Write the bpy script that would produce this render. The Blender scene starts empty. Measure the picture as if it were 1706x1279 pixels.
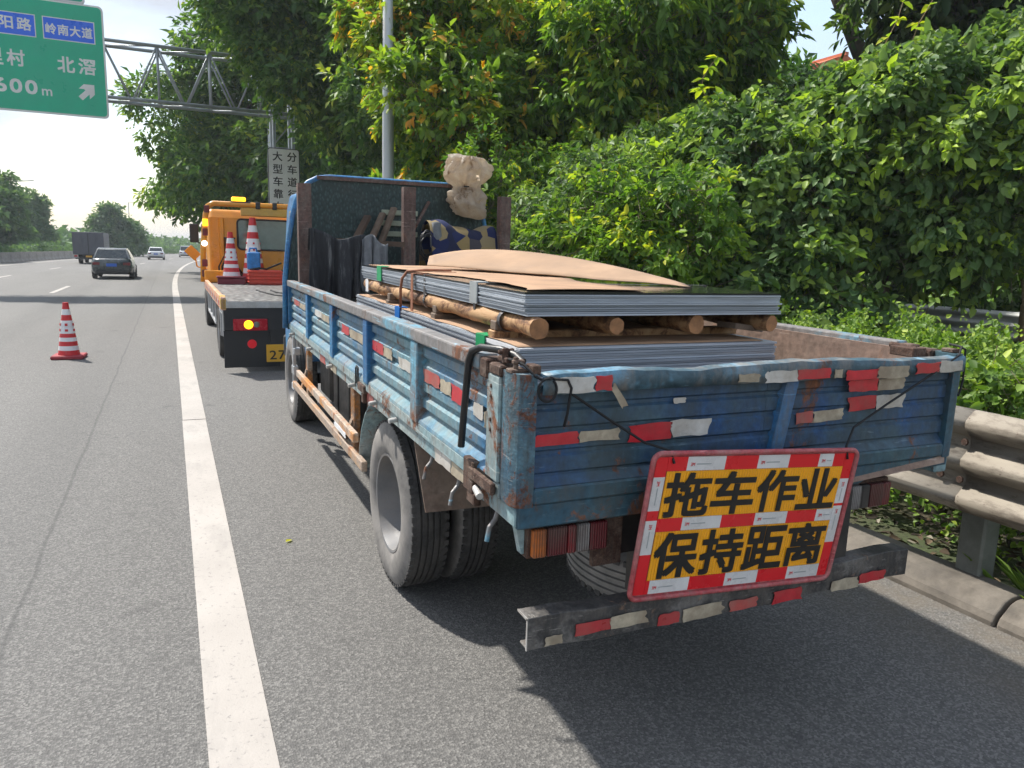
import bpy, bmesh, math, random
import numpy as np
from mathutils import Vector, Matrix, Euler
R = math.radians
random.seed(7); rng = np.random.default_rng(11)
S = bpy.context.scene
COL = S.collection

# ------------------------------------------------------------------ camera
CAM_H = 1.63
cx_, cy_ = 853.0, 639.5; FP = 1235.0
a_ = Vector((300 - cx_, cy_ - 410, FP)).normalized()          # road direction (+Y) seen from the camera
b_ = Vector((3680 - cx_, cy_ - 503, FP)); b_ = (b_ - a_ * a_.dot(b_)).normalized()   # +X
c_ = a_.cross(b_); c_ = c_ if c_.y > 0 else -c_
cd = bpy.data.cameras.new('camera'); cam = bpy.data.objects.new('camera', cd); COL.objects.link(cam)
cd.sensor_width = 36; cd.lens = 36 * FP / 1706; cd.clip_start = 0.05; cd.clip_end = 3000
rx_ = Vector((b_.x, a_.x, c_.x)); up_ = Vector((b_.y, a_.y, c_.y)); fw_ = Vector((b_.z, a_.z, c_.z))
m3 = Matrix((rx_, up_, -fw_)).transposed()
cam.matrix_world = Matrix.Translation((0, 0, CAM_H)) @ m3.to_4x4()
S.camera = cam

# ------------------------------------------------------------------ world, sun, exposure
SUNV = Vector((-0.39, 0.70, 1.0)).normalized()
w = bpy.data.worlds.new('World'); S.world = w; w.use_nodes = True
nt = w.node_tree; nt.nodes.clear()
out = nt.nodes.new('ShaderNodeOutputWorld'); bg = nt.nodes.new('ShaderNodeBackground')
sky = nt.nodes.new('ShaderNodeTexSky'); sky.sky_type = 'NISHITA'; sky.sun_disc = False
sky.sun_elevation = math.asin(SUNV.z); sky.sun_rotation = math.atan2(SUNV.x, SUNV.y) % (2 * math.pi)
sky.air_density = 1.4; sky.dust_density = 1.2; sky.ozone_density = 1.0
bg.inputs[1].default_value = 0.15
tc = nt.nodes.new('ShaderNodeTexCoord'); mp = nt.nodes.new('ShaderNodeMapping'); mp.inputs['Scale'].default_value = (1.0, 1.0, 2.2)
nz = nt.nodes.new('ShaderNodeTexNoise'); nz.inputs['Scale'].default_value = 2.3; nz.inputs['Detail'].default_value = 7; nz.inputs['Roughness'].default_value = 0.55
rp = nt.nodes.new('ShaderNodeValToRGB'); rp.color_ramp.elements[0].position = 0.40; rp.color_ramp.elements[0].color = (.30, .30, .30, 1)
rp.color_ramp.elements[1].position = 0.60; rp.color_ramp.elements[1].color = (1, 1, 1, 1)
mx = nt.nodes.new('ShaderNodeMix'); mx.data_type = 'RGBA'; mx.inputs[7].default_value = (2.85, 3.08, 3.5, 1)
nt.links.new(tc.outputs['Generated'], mp.inputs[0]); nt.links.new(mp.outputs[0], nz.inputs[0]); nt.links.new(nz.outputs[0], rp.inputs[0])
nt.links.new(rp.outputs[0], mx.inputs[0]); nt.links.new(sky.outputs[0], mx.inputs[6])
nt.links.new(mx.outputs[2], bg.inputs[0]); nt.links.new(bg.outputs[0], out.inputs[0])
sd = bpy.data.lights.new('sun', 'SUN'); sd.energy = 3.9; sd.angle = R(1.6); sd.color = (1.0, 0.955, 0.88)
sun = bpy.data.objects.new('sun', sd); COL.objects.link(sun); sun.rotation_euler = SUNV.to_track_quat('Z', 'Y').to_euler(); sun.location = SUNV * 60
S.view_settings.view_transform = 'Standard'; S.view_settings.look = 'None'; S.view_settings.gamma = 1; S.view_settings.use_curve_mapping = False
S.view_settings.exposure = 0.80
S.cycles.max_bounces = 4; S.cycles.diffuse_bounces = 2; S.cycles.glossy_bounces = 2; S.cycles.transmission_bounces = 3; S.cycles.transparent_max_bounces = 6
S.cycles.caustics_reflective = False; S.cycles.caustics_refractive = False; S.cycles.use_light_tree = False

# ------------------------------------------------------------------ materials
class NT:
    def __init__(s, name):
        s.m = bpy.data.materials.new(name); s.m.use_nodes = True; s.t = s.m.node_tree; s.t.nodes.clear()
        s.out = s.n('ShaderNodeOutputMaterial'); s.tc = s.n('ShaderNodeTexCoord')
    def n(s, k, **kw):
        x = s.t.nodes.new(k)
        for a, v in kw.items(): setattr(x, a, v)
        return x
    def l(s, a, b): s.t.links.new(a, b)
    def noise(s, scale, detail=6, rough=.6, stretch=None, dist=0, co='Object'):
        x = s.n('ShaderNodeTexNoise'); x.inputs['Scale'].default_value = scale; x.inputs['Detail'].default_value = detail
        x.inputs['Roughness'].default_value = rough; x.inputs['Distortion'].default_value = dist
        if stretch:
            m = s.n('ShaderNodeMapping'); m.inputs['Scale'].default_value = stretch; s.l(s.tc.outputs[co], m.inputs[0]); s.l(m.outputs[0], x.inputs[0])
        else: s.l(s.tc.outputs[co], x.inputs[0])
        return x.outputs[0]
    def ramp(s, v, *stops):
        x = s.n('ShaderNodeValToRGB'); e = x.color_ramp.elements
        while len(e) < len(stops): e.new(.5)
        for i, (p, c) in enumerate(stops):
            e[i].position = p; e[i].color = (c, c, c, 1) if isinstance(c, (int, float)) else (*c, 1)
        s.l(v, x.inputs[0]); return x.outputs[0]
    def mix(s, f, a, b, mode='MIX'):
        x = s.n('ShaderNodeMix', data_type='RGBA', blend_type=mode)
        for i, v in ((0, f), (6, a), (7, b)):
            if isinstance(v, (int, float)): x.inputs[i].default_value = v
            elif isinstance(v, tuple): x.inputs[i].default_value = (*v, 1)
            else: s.l(v, x.inputs[i])
        return x.outputs[2]
    def math(s, op, a, b=0.0):
        x = s.n('ShaderNodeMath', operation=op)
        for i, v in ((0, a), (1, b)):
            if isinstance(v, (int, float)): x.inputs[i].default_value = v
            else: s.l(v, x.inputs[i])
        return x.outputs[0]
    def bsdf(s, col, rough=.5, metal=0., bump=None, bs=.3, bd=.01, spec=None, coat=0, emit=None, es=0):
        p = s.n('ShaderNodeBsdfPrincipled')
        for k, v in (('Base Color', col), ('Roughness', rough), ('Metallic', metal)):
            if isinstance(v, tuple): p.inputs[k].default_value = (*v, 1)
            elif isinstance(v, (int, float)): p.inputs[k].default_value = v
            else: s.l(v, p.inputs[k])
        if spec is not None: p.inputs['Specular IOR Level'].default_value = spec
        if coat: p.inputs['Coat Weight'].default_value = coat; p.inputs['Coat Roughness'].default_value = .15
        if emit: p.inputs['Emission Color'].default_value = (*emit, 1); p.inputs['Emission Strength'].default_value = es
        if bump is not None:
            b = s.n('ShaderNodeBump'); b.inputs['Strength'].default_value = bs; b.inputs['Distance'].default_value = bd
            s.l(bump, b.inputs['Height']); s.l(b.outputs[0], p.inputs['Normal'])
        s.l(p.outputs[0], s.out.inputs[0]); return p

def plain(name, col, rough=.6, metal=0., var=.25, scale=9, bs=.15, dirt=None, da=.5, **kw):
    t = NT(name); nv = t.noise(scale, 4, .65)
    c = t.mix(1.0, col, t.ramp(nv, (.3, 1 - var), (.7, 1 + var * .4)), 'MULTIPLY')
    if dirt: c = t.mix(t.math('MULTIPLY', t.ramp(t.noise(scale * .37, 5, .7), (.42, 0.), (.66, 1.)), da), c, dirt)
    t.bsdf(c, t.ramp(nv, (.3, max(.05, rough - .12)), (.7, min(1, rough + .12))), metal, t.noise(scale * 6, 2, .7), bs, .004, **kw)
    return t.m

def worn_paint(name, base, faded, rust=(.10, .042, .022), fade=(.42, .62), rustr=(.56, .62), dirt=(.20, .185, .16), dirtr=(.48, .66), da=.6, sc=1.0, rough=.5, chips=None):
    t = NT(name)
    f1 = t.noise(2.4 * sc, 5, .72, (1, .5, 1)); c = t.mix(t.ramp(f1, (fade[0], 0.), (fade[1], 1.)), base, faded)
    f4 = t.noise(38 * sc, 3, .65); c = t.mix(.6, c, t.mix(1.0, c, t.ramp(f4, (.3, .4), (.7, 1.4)), 'MULTIPLY'))
    d = t.noise(7 * sc, 6, .75, (1, 1, .4)); c = t.mix(t.math('MULTIPLY', t.ramp(d, (dirtr[0], 0.), (dirtr[1], 1.)), da), c, dirt)
    sc_ = t.noise(7 * sc, 5, .7, (1.0, .35, 9)); c = t.mix(t.ramp(sc_, (.62, 0.), (.67, .55)), c, chips or tuple(min(1, v * 1.5 + .12) for v in faded))
    rn = t.noise(4.6 * sc, 8, .78, (1, 1, .75), .5); rm = t.ramp(rn, (rustr[0], 0.), (rustr[1], 1.))
    rc = t.mix(t.ramp(f4, (.35, 0.), (.65, 1.)), rust, (rust[0] * 2.4, rust[1] * 2.2, rust[2] * 1.9)); c = t.mix(rm, c, rc)
    st = t.ramp(t.noise(3.0 * sc, 4, .6, (9, 9, .45)), (.55, 0.), (.75, .6)); c = t.mix(st, c, tuple(v * .65 for v in dirt))
    ro = t.mix(rm, t.ramp(d, (.3, rough - .1), (.7, rough + .25)), (.9, .9, .9))
    t.bsdf(c, ro, 0, t.math('ADD', t.math('ADD', t.math('MULTIPLY', rm, .25), t.math('MULTIPLY', f4, .2)), t.math('MULTIPLY', f1, 3.0)), .5, .008); return t.m

M = {}
M['side_blue'] = worn_paint('faded_blue_paint', (.03, .135, .27), (.135, .265, .31), fade=(.38, .60), rustr=(.575, .62), dirt=(.24, .245, .22), dirtr=(.44, .62), da=.65)
M['post_blue'] = worn_paint('deep_blue_paint', (.012, .11, .28), (.03, .19, .37), rustr=(.585, .635), da=.35)
M['pale_teal'] = worn_paint('weathered_teal_paint', (.20, .33, .36), (.34, .38, .36), rustr=(.55, .61), dirt=(.25, .23, .2), da=.7)
M['rail_grey'] = worn_paint('bare_grey_rail_paint', (.20, .19, .185), (.13, .33, .44), fade=(.54, .62), rustr=(.56, .62), dirt=(.25, .22, .2), da=.6)
M['gate_blue_shaded'] = worn_paint('shade_darkened_tailgate_blue', (.018, .075, .20), (.05, .10, .135), fade=(.38, .58), rustr=(.565, .625), dirt=(.045, .06, .065), dirtr=(.42, .64), da=.8)  # blue set darker: the shade on the tailgate is put into the paint
M['gate_lip'] = worn_paint('tailgate_lip_paint', (.05, .10, .13), (.12, .27, .38), fade=(.52, .6), rustr=(.58, .66), dirt=(.26, .23, .2), da=.7)
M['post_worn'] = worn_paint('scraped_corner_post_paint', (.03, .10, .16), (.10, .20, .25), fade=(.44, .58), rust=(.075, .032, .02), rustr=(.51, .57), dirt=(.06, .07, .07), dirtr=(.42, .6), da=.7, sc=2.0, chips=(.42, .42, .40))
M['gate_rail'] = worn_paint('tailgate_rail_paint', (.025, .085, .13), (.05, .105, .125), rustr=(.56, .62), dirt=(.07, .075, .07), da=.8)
M['rust'] = worn_paint('rusted_steel', (.11, .055, .034), (.17, .12, .09), rust=(.035, .018, .013), rustr=(.44, .56), dirt=(.08, .065, .055), rough=.8, sc=4.0)
M['inner_brown'] = worn_paint('brown_inner_board', (.25, .165, .125), (.31, .225, .175), rust=(.18, .09, .05), rustr=(.58, .72), dirt=(.3, .22, .17), sc=.8, rough=.75)
M['stake'] = worn_paint('rusty_stake_steel', (.10, .06, .05), (.15, .09, .075), rustr=(.55, .7), rough=.75)
M['flap'] = worn_paint('brown_mud_flap_steel', (.20, .135, .10), (.27, .19, .145), rustr=(.66, .76), dirt=(.3, .24, .19), sc=.7, rough=.7)
M['guard_orange'] = worn_paint('orange_side_guard_paint', (.62, .24, .045), (.52, .42, .33), fade=(.46, .56), rust=(.2, .09, .05), rustr=(.56, .62), dirt=(.3, .25, .22), sc=1.6)
M['guard_worn'] = worn_paint('worn_side_guard_paint', (.38, .29, .22), (.5, .27, .12), fade=(.5, .62), rust=(.2, .09, .05), rustr=(.56, .66), dirt=(.3, .26, .23), sc=1.6)
M['chassis'] = plain('black_chassis', (.022, .021, .02), .7, dirt=(.07, .06, .05), da=.8)
M['black_plastic'] = plain('black_plastic', (.02, .02, .021), .5)
M['black_steel'] = plain('black_pipe_paint', (.016, .015, .015), .42, var=.3)
M['lamp_red'] = plain('red_lens', (.20, .012, .02), .3, var=.3, dirt=(.09, .05, .045), da=.8)
M['tow_lens'] = plain('tow_red_lens', (.42, .012, .025), .25, var=.2)
M['lamp_darkred'] = plain('dark_red_lens', (.10, .012, .016), .35, dirt=(.09, .05, .045), da=.8)
M['lamp_amber'] = plain('amber_lens', (.42, .11, .02), .3, dirt=(.09, .06, .045), da=.5)
M['lamp_clear'] = plain('clear_lens', (.26, .25, .24), .3, dirt=(.09, .07, .06), da=.7)
def ribbed_lens(name, col):
    t = NT(name); wv = t.n('ShaderNodeTexWave'); wv.inputs['Scale'].default_value = 38; t.l(t.tc.outputs['Object'], wv.inputs[0]); n = t.noise(9, 5, .7)
    c = t.mix(t.ramp(n, (.42, 0.), (.65, .75)), col, (.085, .055, .045)); c = t.mix(1.0, c, t.ramp(wv.outputs[0], (.2, .6), (.8, 1.15)), 'MULTIPLY'); t.bsdf(c, .28, 0, wv.outputs[0], .5, .004); return t.m
for k_, c_2 in (('lamp_red', (.22, .012, .02)), ('lamp_darkred', (.11, .012, .016)), ('lamp_amber', (.45, .12, .02)), ('lamp_clear', (.26, .25, .24))): M[k_] = ribbed_lens('ribbed_' + k_, c_2)
M['tape_red'] = plain('red_reflective_tape', (.55, .022, .035), .35, var=.3, scale=14, dirt=(.28, .10, .08), da=.55)
M['tape_red_faded'] = plain('faded_red_tape', (.44, .07, .06), .5, var=.3, scale=14, dirt=(.3, .2, .16), da=.6)
M['tape_white'] = plain('white_reflective_tape', (.62, .60, .56), .35, var=.2, scale=14, dirt=(.33, .27, .2), da=.7)
M['tape_dirty'] = plain('dirty_cream_tape', (.48, .41, .30), .55, var=.4, scale=20, dirt=(.25, .19, .13), da=.9)
M['sign_red'] = plain('sign_red_sheeting', (.74, .012, .02), .3, var=.12, scale=6)
M['sign_white'] = plain('sign_white_sheeting', (.72, .71, .70), .3, var=.12, scale=14, dirt=(.5, .48, .45), da=.5)
M['sign_yellow'] = plain('sign_amber_sheeting', (.92, .40, .010), .32, var=.12, scale=7)
M['sign_frame'] = worn_paint('sign_red_frame_paint', (.40, .045, .055), (.48, .13, .13), rust=(.2, .12, .11), rustr=(.62, .72), dirt=(.4, .25, .23), da=.5, sc=2)
M['ink'] = plain('black_lettering', (.012, .011, .010), .5, var=.1)
M['rope'] = plain('black_rope', (.012, .012, .013), .8)
M['galv_bright'] = plain('bright_cut_steel', (.55, .54, .52), .45, .3, dirt=(.3, .26, .22), da=.6)
M['bumper'] = worn_paint('black_bumper_paint', (.045, .043, .042), (.16, .15, .14), fade=(.46, .58), rust=(.16, .10, .07), rustr=(.6, .68), dirt=(.15, .13, .11), rough=.55, chips=(.42, .39, .35), sc=2.2)

def rubber():
    t = NT('tyre_rubber'); d = t.noise(5, 8, .7); f = t.noise(60, 4)
    c = t.mix(t.ramp(d, (.38, 0.), (.68, .75)), (.020, .019, .019), (.12, .11, .10))
    c = t.mix(.3, c, t.ramp(f, (.3, .02), (.7, .11)))
    t.bsdf(c, .82, 0, f, .25, .004); return t.m
M['rubber'] = rubber()
def dusty_rubber():
    t = NT('dusty_tyre_sidewall'); d = t.noise(4, 8, .7); f = t.noise(80, 4)
    c = t.mix(t.ramp(d, (.3, 0.), (.6, 1.)), (.11, .105, .10), (.27, .25, .23))
    t.bsdf(c, .9, 0, f, .25, .003); return t.m
M['dusty_rubber'] = dusty_rubber()
M['rim'] = plain('grey_steel_rim', (.19, .19, .195), .55, .1, dirt=(.22, .19, .16), da=.6)

def sheet_edge():
    t = NT('zinc_sheet_steel'); oi = t.n('ShaderNodeObjectInfo'); r = oi.outputs['Random']
    n = t.noise(3, 6, .6, (1, 1, 30)); c = t.mix(r, (.30, .33, .37), (.60, .64, .69))
    c = t.mix(t.ramp(n, (.45, 0.), (.7, .55)), c, (.20, .215, .235))
    t.bsdf(c, .42, .2, t.noise(8, 4, .6, (1, 1, 60)), .12, .003); return t.m
M['sheet'] = sheet_edge()
def top_sheet():
    t = NT('glossy_dark_sheet_top'); t.bsdf(t.mix(t.noise(3), (.03, .034, .033), (.075, .08, .08)), .10, .6, t.noise(1.5, 3), .05, .01); return t.m
M['sheet_top'] = top_sheet()
def pine():
    t = NT('peeled_pine_log'); n = t.noise(9, 6, .75, (1, .45, 1), .8)
    c = t.ramp(n, (.38, (.075, .035, .018)), (.46, (.24, .12, .055)), (.52, (.42, .24, .11)), (.68, (.50, .33, .175)))
    t.bsdf(c, .75, 0, n, .6, .012); return t.m
M['pine'] = pine()
M['pine_end'] = plain('cut_pine_end', (.42, .20, .085), .8, var=.4, scale=25)
M['old_wood'] = plain('old_grey_timber', (.20, .145, .105), .85, var=.45, scale=11, bs=.4)
M['dark_wood'] = plain('dark_timber', (.10, .065, .045), .85, var=.4, scale=11, bs=.4)
M['card'] = plain('kraft_cardboard', (.40, .262, .165), .85, var=.28, scale=3, bs=.15, dirt=(.27, .17, .10), da=.45)
M['kraft'] = plain('kraft_paper', (.42, .255, .15), .85, var=.3, scale=5, bs=.2)
M['guard_green'] = plain('green_corner_protector', (.03, .36, .14), .35, var=.2)
M['guard_grey'] = plain('grey_corner_protector', (.36, .38, .38), .4, var=.2)
M['guard_blue'] = plain('blue_corner_protector', (.03, .2, .62), .35, var=.2)
M['band'] = plain('steel_strapping', (.16, .15, .15), .45, .7)
M['ratchet'] = plain('brown_webbing', (.34, .14, .075), .8, var=.3, scale=30)
M['white_tag'] = plain('white_label_paper', (.75, .75, .76), .6, var=.1)
def cloth():
    t = NT('black_shade_cloth'); n = t.noise(3.5, 8, .7, (6, 6, .6))
    t.bsdf(t.ramp(n, (.38, (.012, .013, .015)), (.55, (.03, .032, .036)), (.72, (.20, .20, .195))), .85, 0, t.noise(40, 4, .6, (3, 3, .4)), .3, .01); return t.m
M['cloth'] = cloth()
M['grey_cloth'] = plain('grey_woven_cloth', (.17, .18, .19), .85, var=.35, scale=16)
def mesh_panel():
    t = NT('dark_teal_tread_panel'); v = t.n('ShaderNodeTexVoronoi'); v.inputs['Scale'].default_value = 38
    m = t.n('ShaderNodeMapping'); m.inputs['Scale'].default_value = (1.3, 1, .7); t.l(t.tc.outputs['Object'], m.inputs[0]); t.l(m.outputs[0], v.inputs[0])
    d = v.outputs['Distance']; n = t.noise(2.5, 8, .7)
    c = t.mix(t.ramp(d, (.15, 0.), (.5, 1.)), (.045, .085, .078), (.018, .036, .034)); c = t.mix(t.ramp(n, (.5, 0.), (.75, .7)), c, (.05, .05, .045))
    t.bsdf(c, .55, 0, d, .6, .01); return t.m
M['tread_panel'] = mesh_panel()
def bagmat():
    t = NT('dirty_clear_plastic'); n = t.noise(6, 8, .7, None, .5); h = t.noise(16, 8, .75, None, 1.2)
    c = t.ramp(n, (.36, (.30, .20, .12)), (.45, (.66, .55, .43)), (.7, (.82, .75, .64)))
    p = t.n('ShaderNodeBsdfPrincipled'); t.l(c, p.inputs['Base Color']); p.inputs['Roughness'].default_value = .3
    b = t.n('ShaderNodeBump'); b.inputs['Strength'].default_value = .7; b.inputs['Distance'].default_value = .02; t.l(h, b.inputs['Height']); t.l(b.outputs[0], p.inputs['Normal'])
    tr = t.n('ShaderNodeBsdfTranslucent'); t.l(c, tr.inputs[0]); ms = t.n('ShaderNodeMixShader'); ms.inputs[0].default_value = .6
    t.l(p.outputs[0], ms.inputs[1]); t.l(tr.outputs[0], ms.inputs[2]); t.l(ms.outputs[0], t.out.inputs[0]); return t.m
M['bag'] = bagmat()
def blanketmat():
    t = NT('blue_and_gold_blanket'); v = t.n('ShaderNodeTexVoronoi'); v.inputs['Scale'].default_value = 9; t.l(t.tc.outputs['Object'], v.inputs[0])
    sep = t.n('ShaderNodeSeparateColor'); t.l(v.outputs['Color'], sep.inputs[0])
    c = t.ramp(sep.outputs[0], (.0, (.008, .012, .05)), (.42, (.012, .022, .09)), (.46, (.24, .155, .045)), (.75, (.26, .20, .10)), (.85, (.012, .015, .045)))
    t.bsdf(c, .9, 0, t.noise(30), .3, .01); return t.m
M['blanket'] = blanketmat()

# setting
def asphalt():
    t = NT('asphalt'); v = t.n('ShaderNodeTexVoronoi'); v.inputs['Scale'].default_value = 125; t.l(t.tc.outputs['Object'], v.inputs[0])
    sp = t.n('ShaderNodeSeparateColor'); t.l(v.outputs['Color'], sp.inputs[0])
    fine = t.noise(260, 2, .7); big = t.noise(.35, 4, .6, (1.6, .25, 1)); mid = fine
    c = t.ramp(sp.outputs[0], (0., (.092, .089, .085)), (.6, (.138, .133, .126)), (1., (.225, .217, .203)))
    c = t.mix(.55, c, t.mix(1.0, c, t.ramp(fine, (.28, .5), (.72, 1.55)), 'MULTIPLY'))
    c = t.mix(1.0, c, t.ramp(big, (.3, .86), (.7, 1.1)), 'MULTIPLY'); pass
    # polished wheel tracks and a paving seam, running along the lane
    sx = t.n('ShaderNodeSeparateXYZ'); t.l(t.tc.outputs['Object'], sx.inputs[0]); X = t.math('ADD', sx.outputs[0], t.math('MULTIPLY', sx.outputs[1], .0125))
    seam = t.math('ABSOLUTE', t.math('ADD', t.math('ADD', X, .66), t.math('MULTIPLY', t.noise(1.1, 4), .06)))
    c = t.mix(t.math('MULTIPLY', t.ramp(seam, (.004, 1.), (.016, 0.)), .45), c, (.04, .04, .04))
    for tx in (-.95, -2.75):
        tr_ = t.math('ABSOLUTE', t.math('ADD', X, -tx)); c = t.mix(t.math('MULTIPLY', t.ramp(tr_, (.15, 1.), (.45, 0.)), .16), c, (.05, .05, .05))
    so = t.noise(1.9, 5, .62); c = t.mix(t.math('MULTIPLY', t.ramp(so, (.64, 0.), (.70, 1.)), .4), c, (.035, .034, .033))
    sp_ = t.noise(9, 4, .6); c = t.mix(t.math('MULTIPLY', t.ramp(sp_, (.71, 0.), (.74, 1.)), .55), c, (.04, .04, .04))
    gr = t.math('MULTIPLY', t.ramp(t.math('MULTIPLY', X, .25), (.66, 0.), (.82, 1.)), t.ramp(t.noise(4, 6, .7), (.35, 0.), (.65, .8))); c = t.mix(gr, c, (.16, .135, .105))
    t.bsdf(c, t.ramp(fine, (.3, .72), (.7, .92)), 0, t.math('ADD', v.outputs['Distance'], t.math('MULTIPLY', fine, .5)), .55, .006); return t.m
M['asphalt'] = asphalt()
def linepaint():
    t = NT('road_line_paint'); w_ = t.noise(40, 8, .75); g = t.noise(1.2, 5, .6)
    c = t.mix(t.ramp(g, (.35, 0.), (.7, 1.)), (.43, .395, .36), (.35, .32, .29)); c = t.mix(t.ramp(w_, (.57, 0.), (.64, .75)), c, (.20, .19, .18)); c = t.mix(t.ramp(t.noise(2.2, 5, .7, (1, .3, 1)), (.52, 0.), (.68, .45)), c, (.19, .18, .17))
    t.bsdf(c, .7, 0, t.noise(120, 3), .3, .004); return t.m
M['line'] = linepaint()
M['concrete'] = plain('weathered_concrete', (.36, .33, .29), .9, var=.35, scale=4, bs=.4, dirt=(.16, .14, .12), da=.7)
M['kerb'] = plain('dirty_kerb_concrete', (.20, .175, .145), .9, var=.4, scale=7, bs=.5, dirt=(.07, .06, .05), da=.85)
def soil():
    t = NT('verge_soil'); n = t.noise(.8, 8, .7); f = t.noise(14, 6, .7)
    c = t.mix(t.ramp(n, (.4, 0.), (.6, 1.)), (.07, .055, .035), (.06, .085, .03)); c = t.mix(t.ramp(f, (.5, 0.), (.7, .8)), c, (.04, .035, .025))
    t.bsdf(c, .95, 0, f, .6, .05); return t.m
M['soil'] = soil()
def railmat():
    t = NT('dusty_guardrail_zinc'); n1 = t.noise(3.0, 5, .7, (1, .35, 1)); n2 = t.noise(22, 4, .7); n3 = t.noise(9, 6, .75, (1, .5, 1.6))
    c = t.mix(t.ramp(n1, (.35, 0.), (.65, 1.)), (.36, .32, .26), (.27, .235, .19)); c = t.mix(t.ramp(n3, (.50, 0.), (.62, .75)), c, (.14, .115, .09)); c = t.mix(t.ramp(n2, (.66, 0.), (.70, .8)), c, (.12, .08, .06))
    t.bsdf(c, .6, .15, n2, .12, .003); return t.m
M['rail_metal'] = railmat()
M['lit_pale_rail'] = plain('lit_pale_guardrail_zinc', (.66, .66, .63), .5, .1, var=.2, scale=3)  # zinc set paler to stand in for sunlight on the dim far rail
M['rail_post'] = plain('dull_post_zinc', (.22, .23, .21), .7, .1, dirt=(.1, .11, .08), da=.7)
M['pole'] = plain('pale_galvanised_pole', (.50, .52, .53), .5, .3, var=.12, scale=2, bs=.05)
M['truss'] = plain('truss_zinc', (.34, .37, .385), .5, .4, var=.2, scale=2, bs=.05)
M['sgn_green'] = plain('sign_green_sheeting', (.004, .42, .24), .35, var=.1, scale=1.5, bs=.03)
M['sgn_blue'] = plain('sign_blue_sheeting', (.015, .14, .80), .35, var=.1, scale=1.5, bs=.03)
M['sgn_white'] = plain('sign_white_face', (.74, .74, .72), .4, var=.1, scale=1.5, bs=.03, dirt=(.5, .47, .42), da=.4)
M['sgn_back'] = plain('sign_back_aluminium', (.42, .43, .44), .5, .5)
# tow truck and traffic
M['tow_orange'] = plain('tow_orange_paint', (.82, .32, .012), .35, var=.15, scale=2, bs=.03, dirt=(.4, .2, .08), da=.4)
M['tow_yellow'] = plain('tow_beam_yellow', (.62, .36, .06), .45, var=.2, scale=3, bs=.05, dirt=(.35, .25, .12), da=.5)
M['tow_side'] = worn_paint('tow_deck_edge_paint', (.70, .30, .13), (.62, .42, .32), rustr=(.585, .635), dirt=(.4, .33, .28), da=.4)
def tread():
    t = NT('aluminium_tread_plate'); v = t.n('ShaderNodeTexVoronoi'); v.inputs['Scale'].default_value = 11; t.l(t.tc.outputs['Object'], v.inputs[0])
    c = t.mix(t.ramp(v.outputs['Distance'], (.2, 1.), (.5, 0.)), (.13, .13, .13), (.42, .42, .41)); c = t.mix(t.ramp(t.noise(2.5, 7, .7), (.5, 0.), (.7, .75)), c, (.12, .11, .1))
    t.bsdf(c, .45, .5, v.outputs['Distance'], .4, .01); return t.m
M['tread'] = tread()
M['glass'] = plain('dark_window_glass', (.022, .03, .03), .06, 0, var=.1, spec=.8)
M['reflect_glass'] = plain('greenish_reflection_tint_glass', (.17, .24, .20), .08, 0, var=.3, scale=3, spec=.8)  # glass lightened: the window's reflection is put into its base colour
M['cone_red'] = plain('cone_red_plastic', (.60, .03, .035), .5, var=.15)
M['cone_white'] = plain('cone_white_band', (.78, .77, .77), .4, var=.1)
M['cone_base'] = plain('cone_base_rubber', (.34, .035, .045), .7, var=.25)
M['plate_yellow'] = plain('yellow_number_plate', (.72, .38, .03), .45, var=.1)
M['plate_blue'] = plain('blue_number_plate', (.02, .12, .55), .45, var=.1)
M['white_paint'] = plain('white_vehicle_paint', (.72, .73, .74), .3, var=.08, scale=2, bs=.02, coat=.5)
M['car_dark'] = plain('dark_green_grey_car_paint', (.05, .065, .07), .28, var=.1, scale=2, bs=.02, coat=.6)
M['truck_dark'] = plain('dark_slate_van_paint', (.085, .09, .11), .55, var=.2, scale=2, bs=.03)
M['cab_blue'] = worn_paint('cab_blue_paint', (.02, .15, .38), (.06, .26, .46), rustr=(.61, .66), da=.35, rough=.35)
M['red_crate'] = plain('red_plastic_crate', (.66, .06, .03), .5, var=.2)
M['maroon'] = plain('maroon_box_paint', (.20, .02, .035), .5, var=.2)
M['blue_bundle'] = plain('blue_tarpaulin', (.04, .22, .55), .6, var=.35, scale=9)
M['chrome'] = plain('white_grey_bracket', (.55, .56, .57), .4, .3, var=.2)
def glow(name, col, s):
    t = NT(name); t.bsdf(col, .3, emit=col, es=s); return t.m
M['lit_amber'] = glow('lit_amber_lamp', (1., .42, .01), 2.0)
M['glow_reflector'] = glow('glowing_red_reflector', (.6, .01, .02), .12)
M['lit_white'] = glow('lit_white_lamp', (1., .97, .85), 2.5)
M['house_wall'] = plain('pale_house_render', (.62, .58, .52), .85, var=.12, scale=1)
M['house_roof'] = plain('orange_roof_tile', (.55, .14, .05), .8, var=.25, scale=3)
M['bark'] = plain('grey_brown_bark', (.13, .10, .075), .9, var=.5, scale=6, bs=.8)
M['twig'] = plain('brown_green_twig', (.16, .13, .07), .8, var=.4, scale=5)
M['bark_tan'] = plain('tan_sapling_bark', (.34, .24, .14), .9, var=.4, scale=6, bs=.5)
M['marker'] = plain('dull_yellow_stain', (.5, .42, .05), .8)

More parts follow.
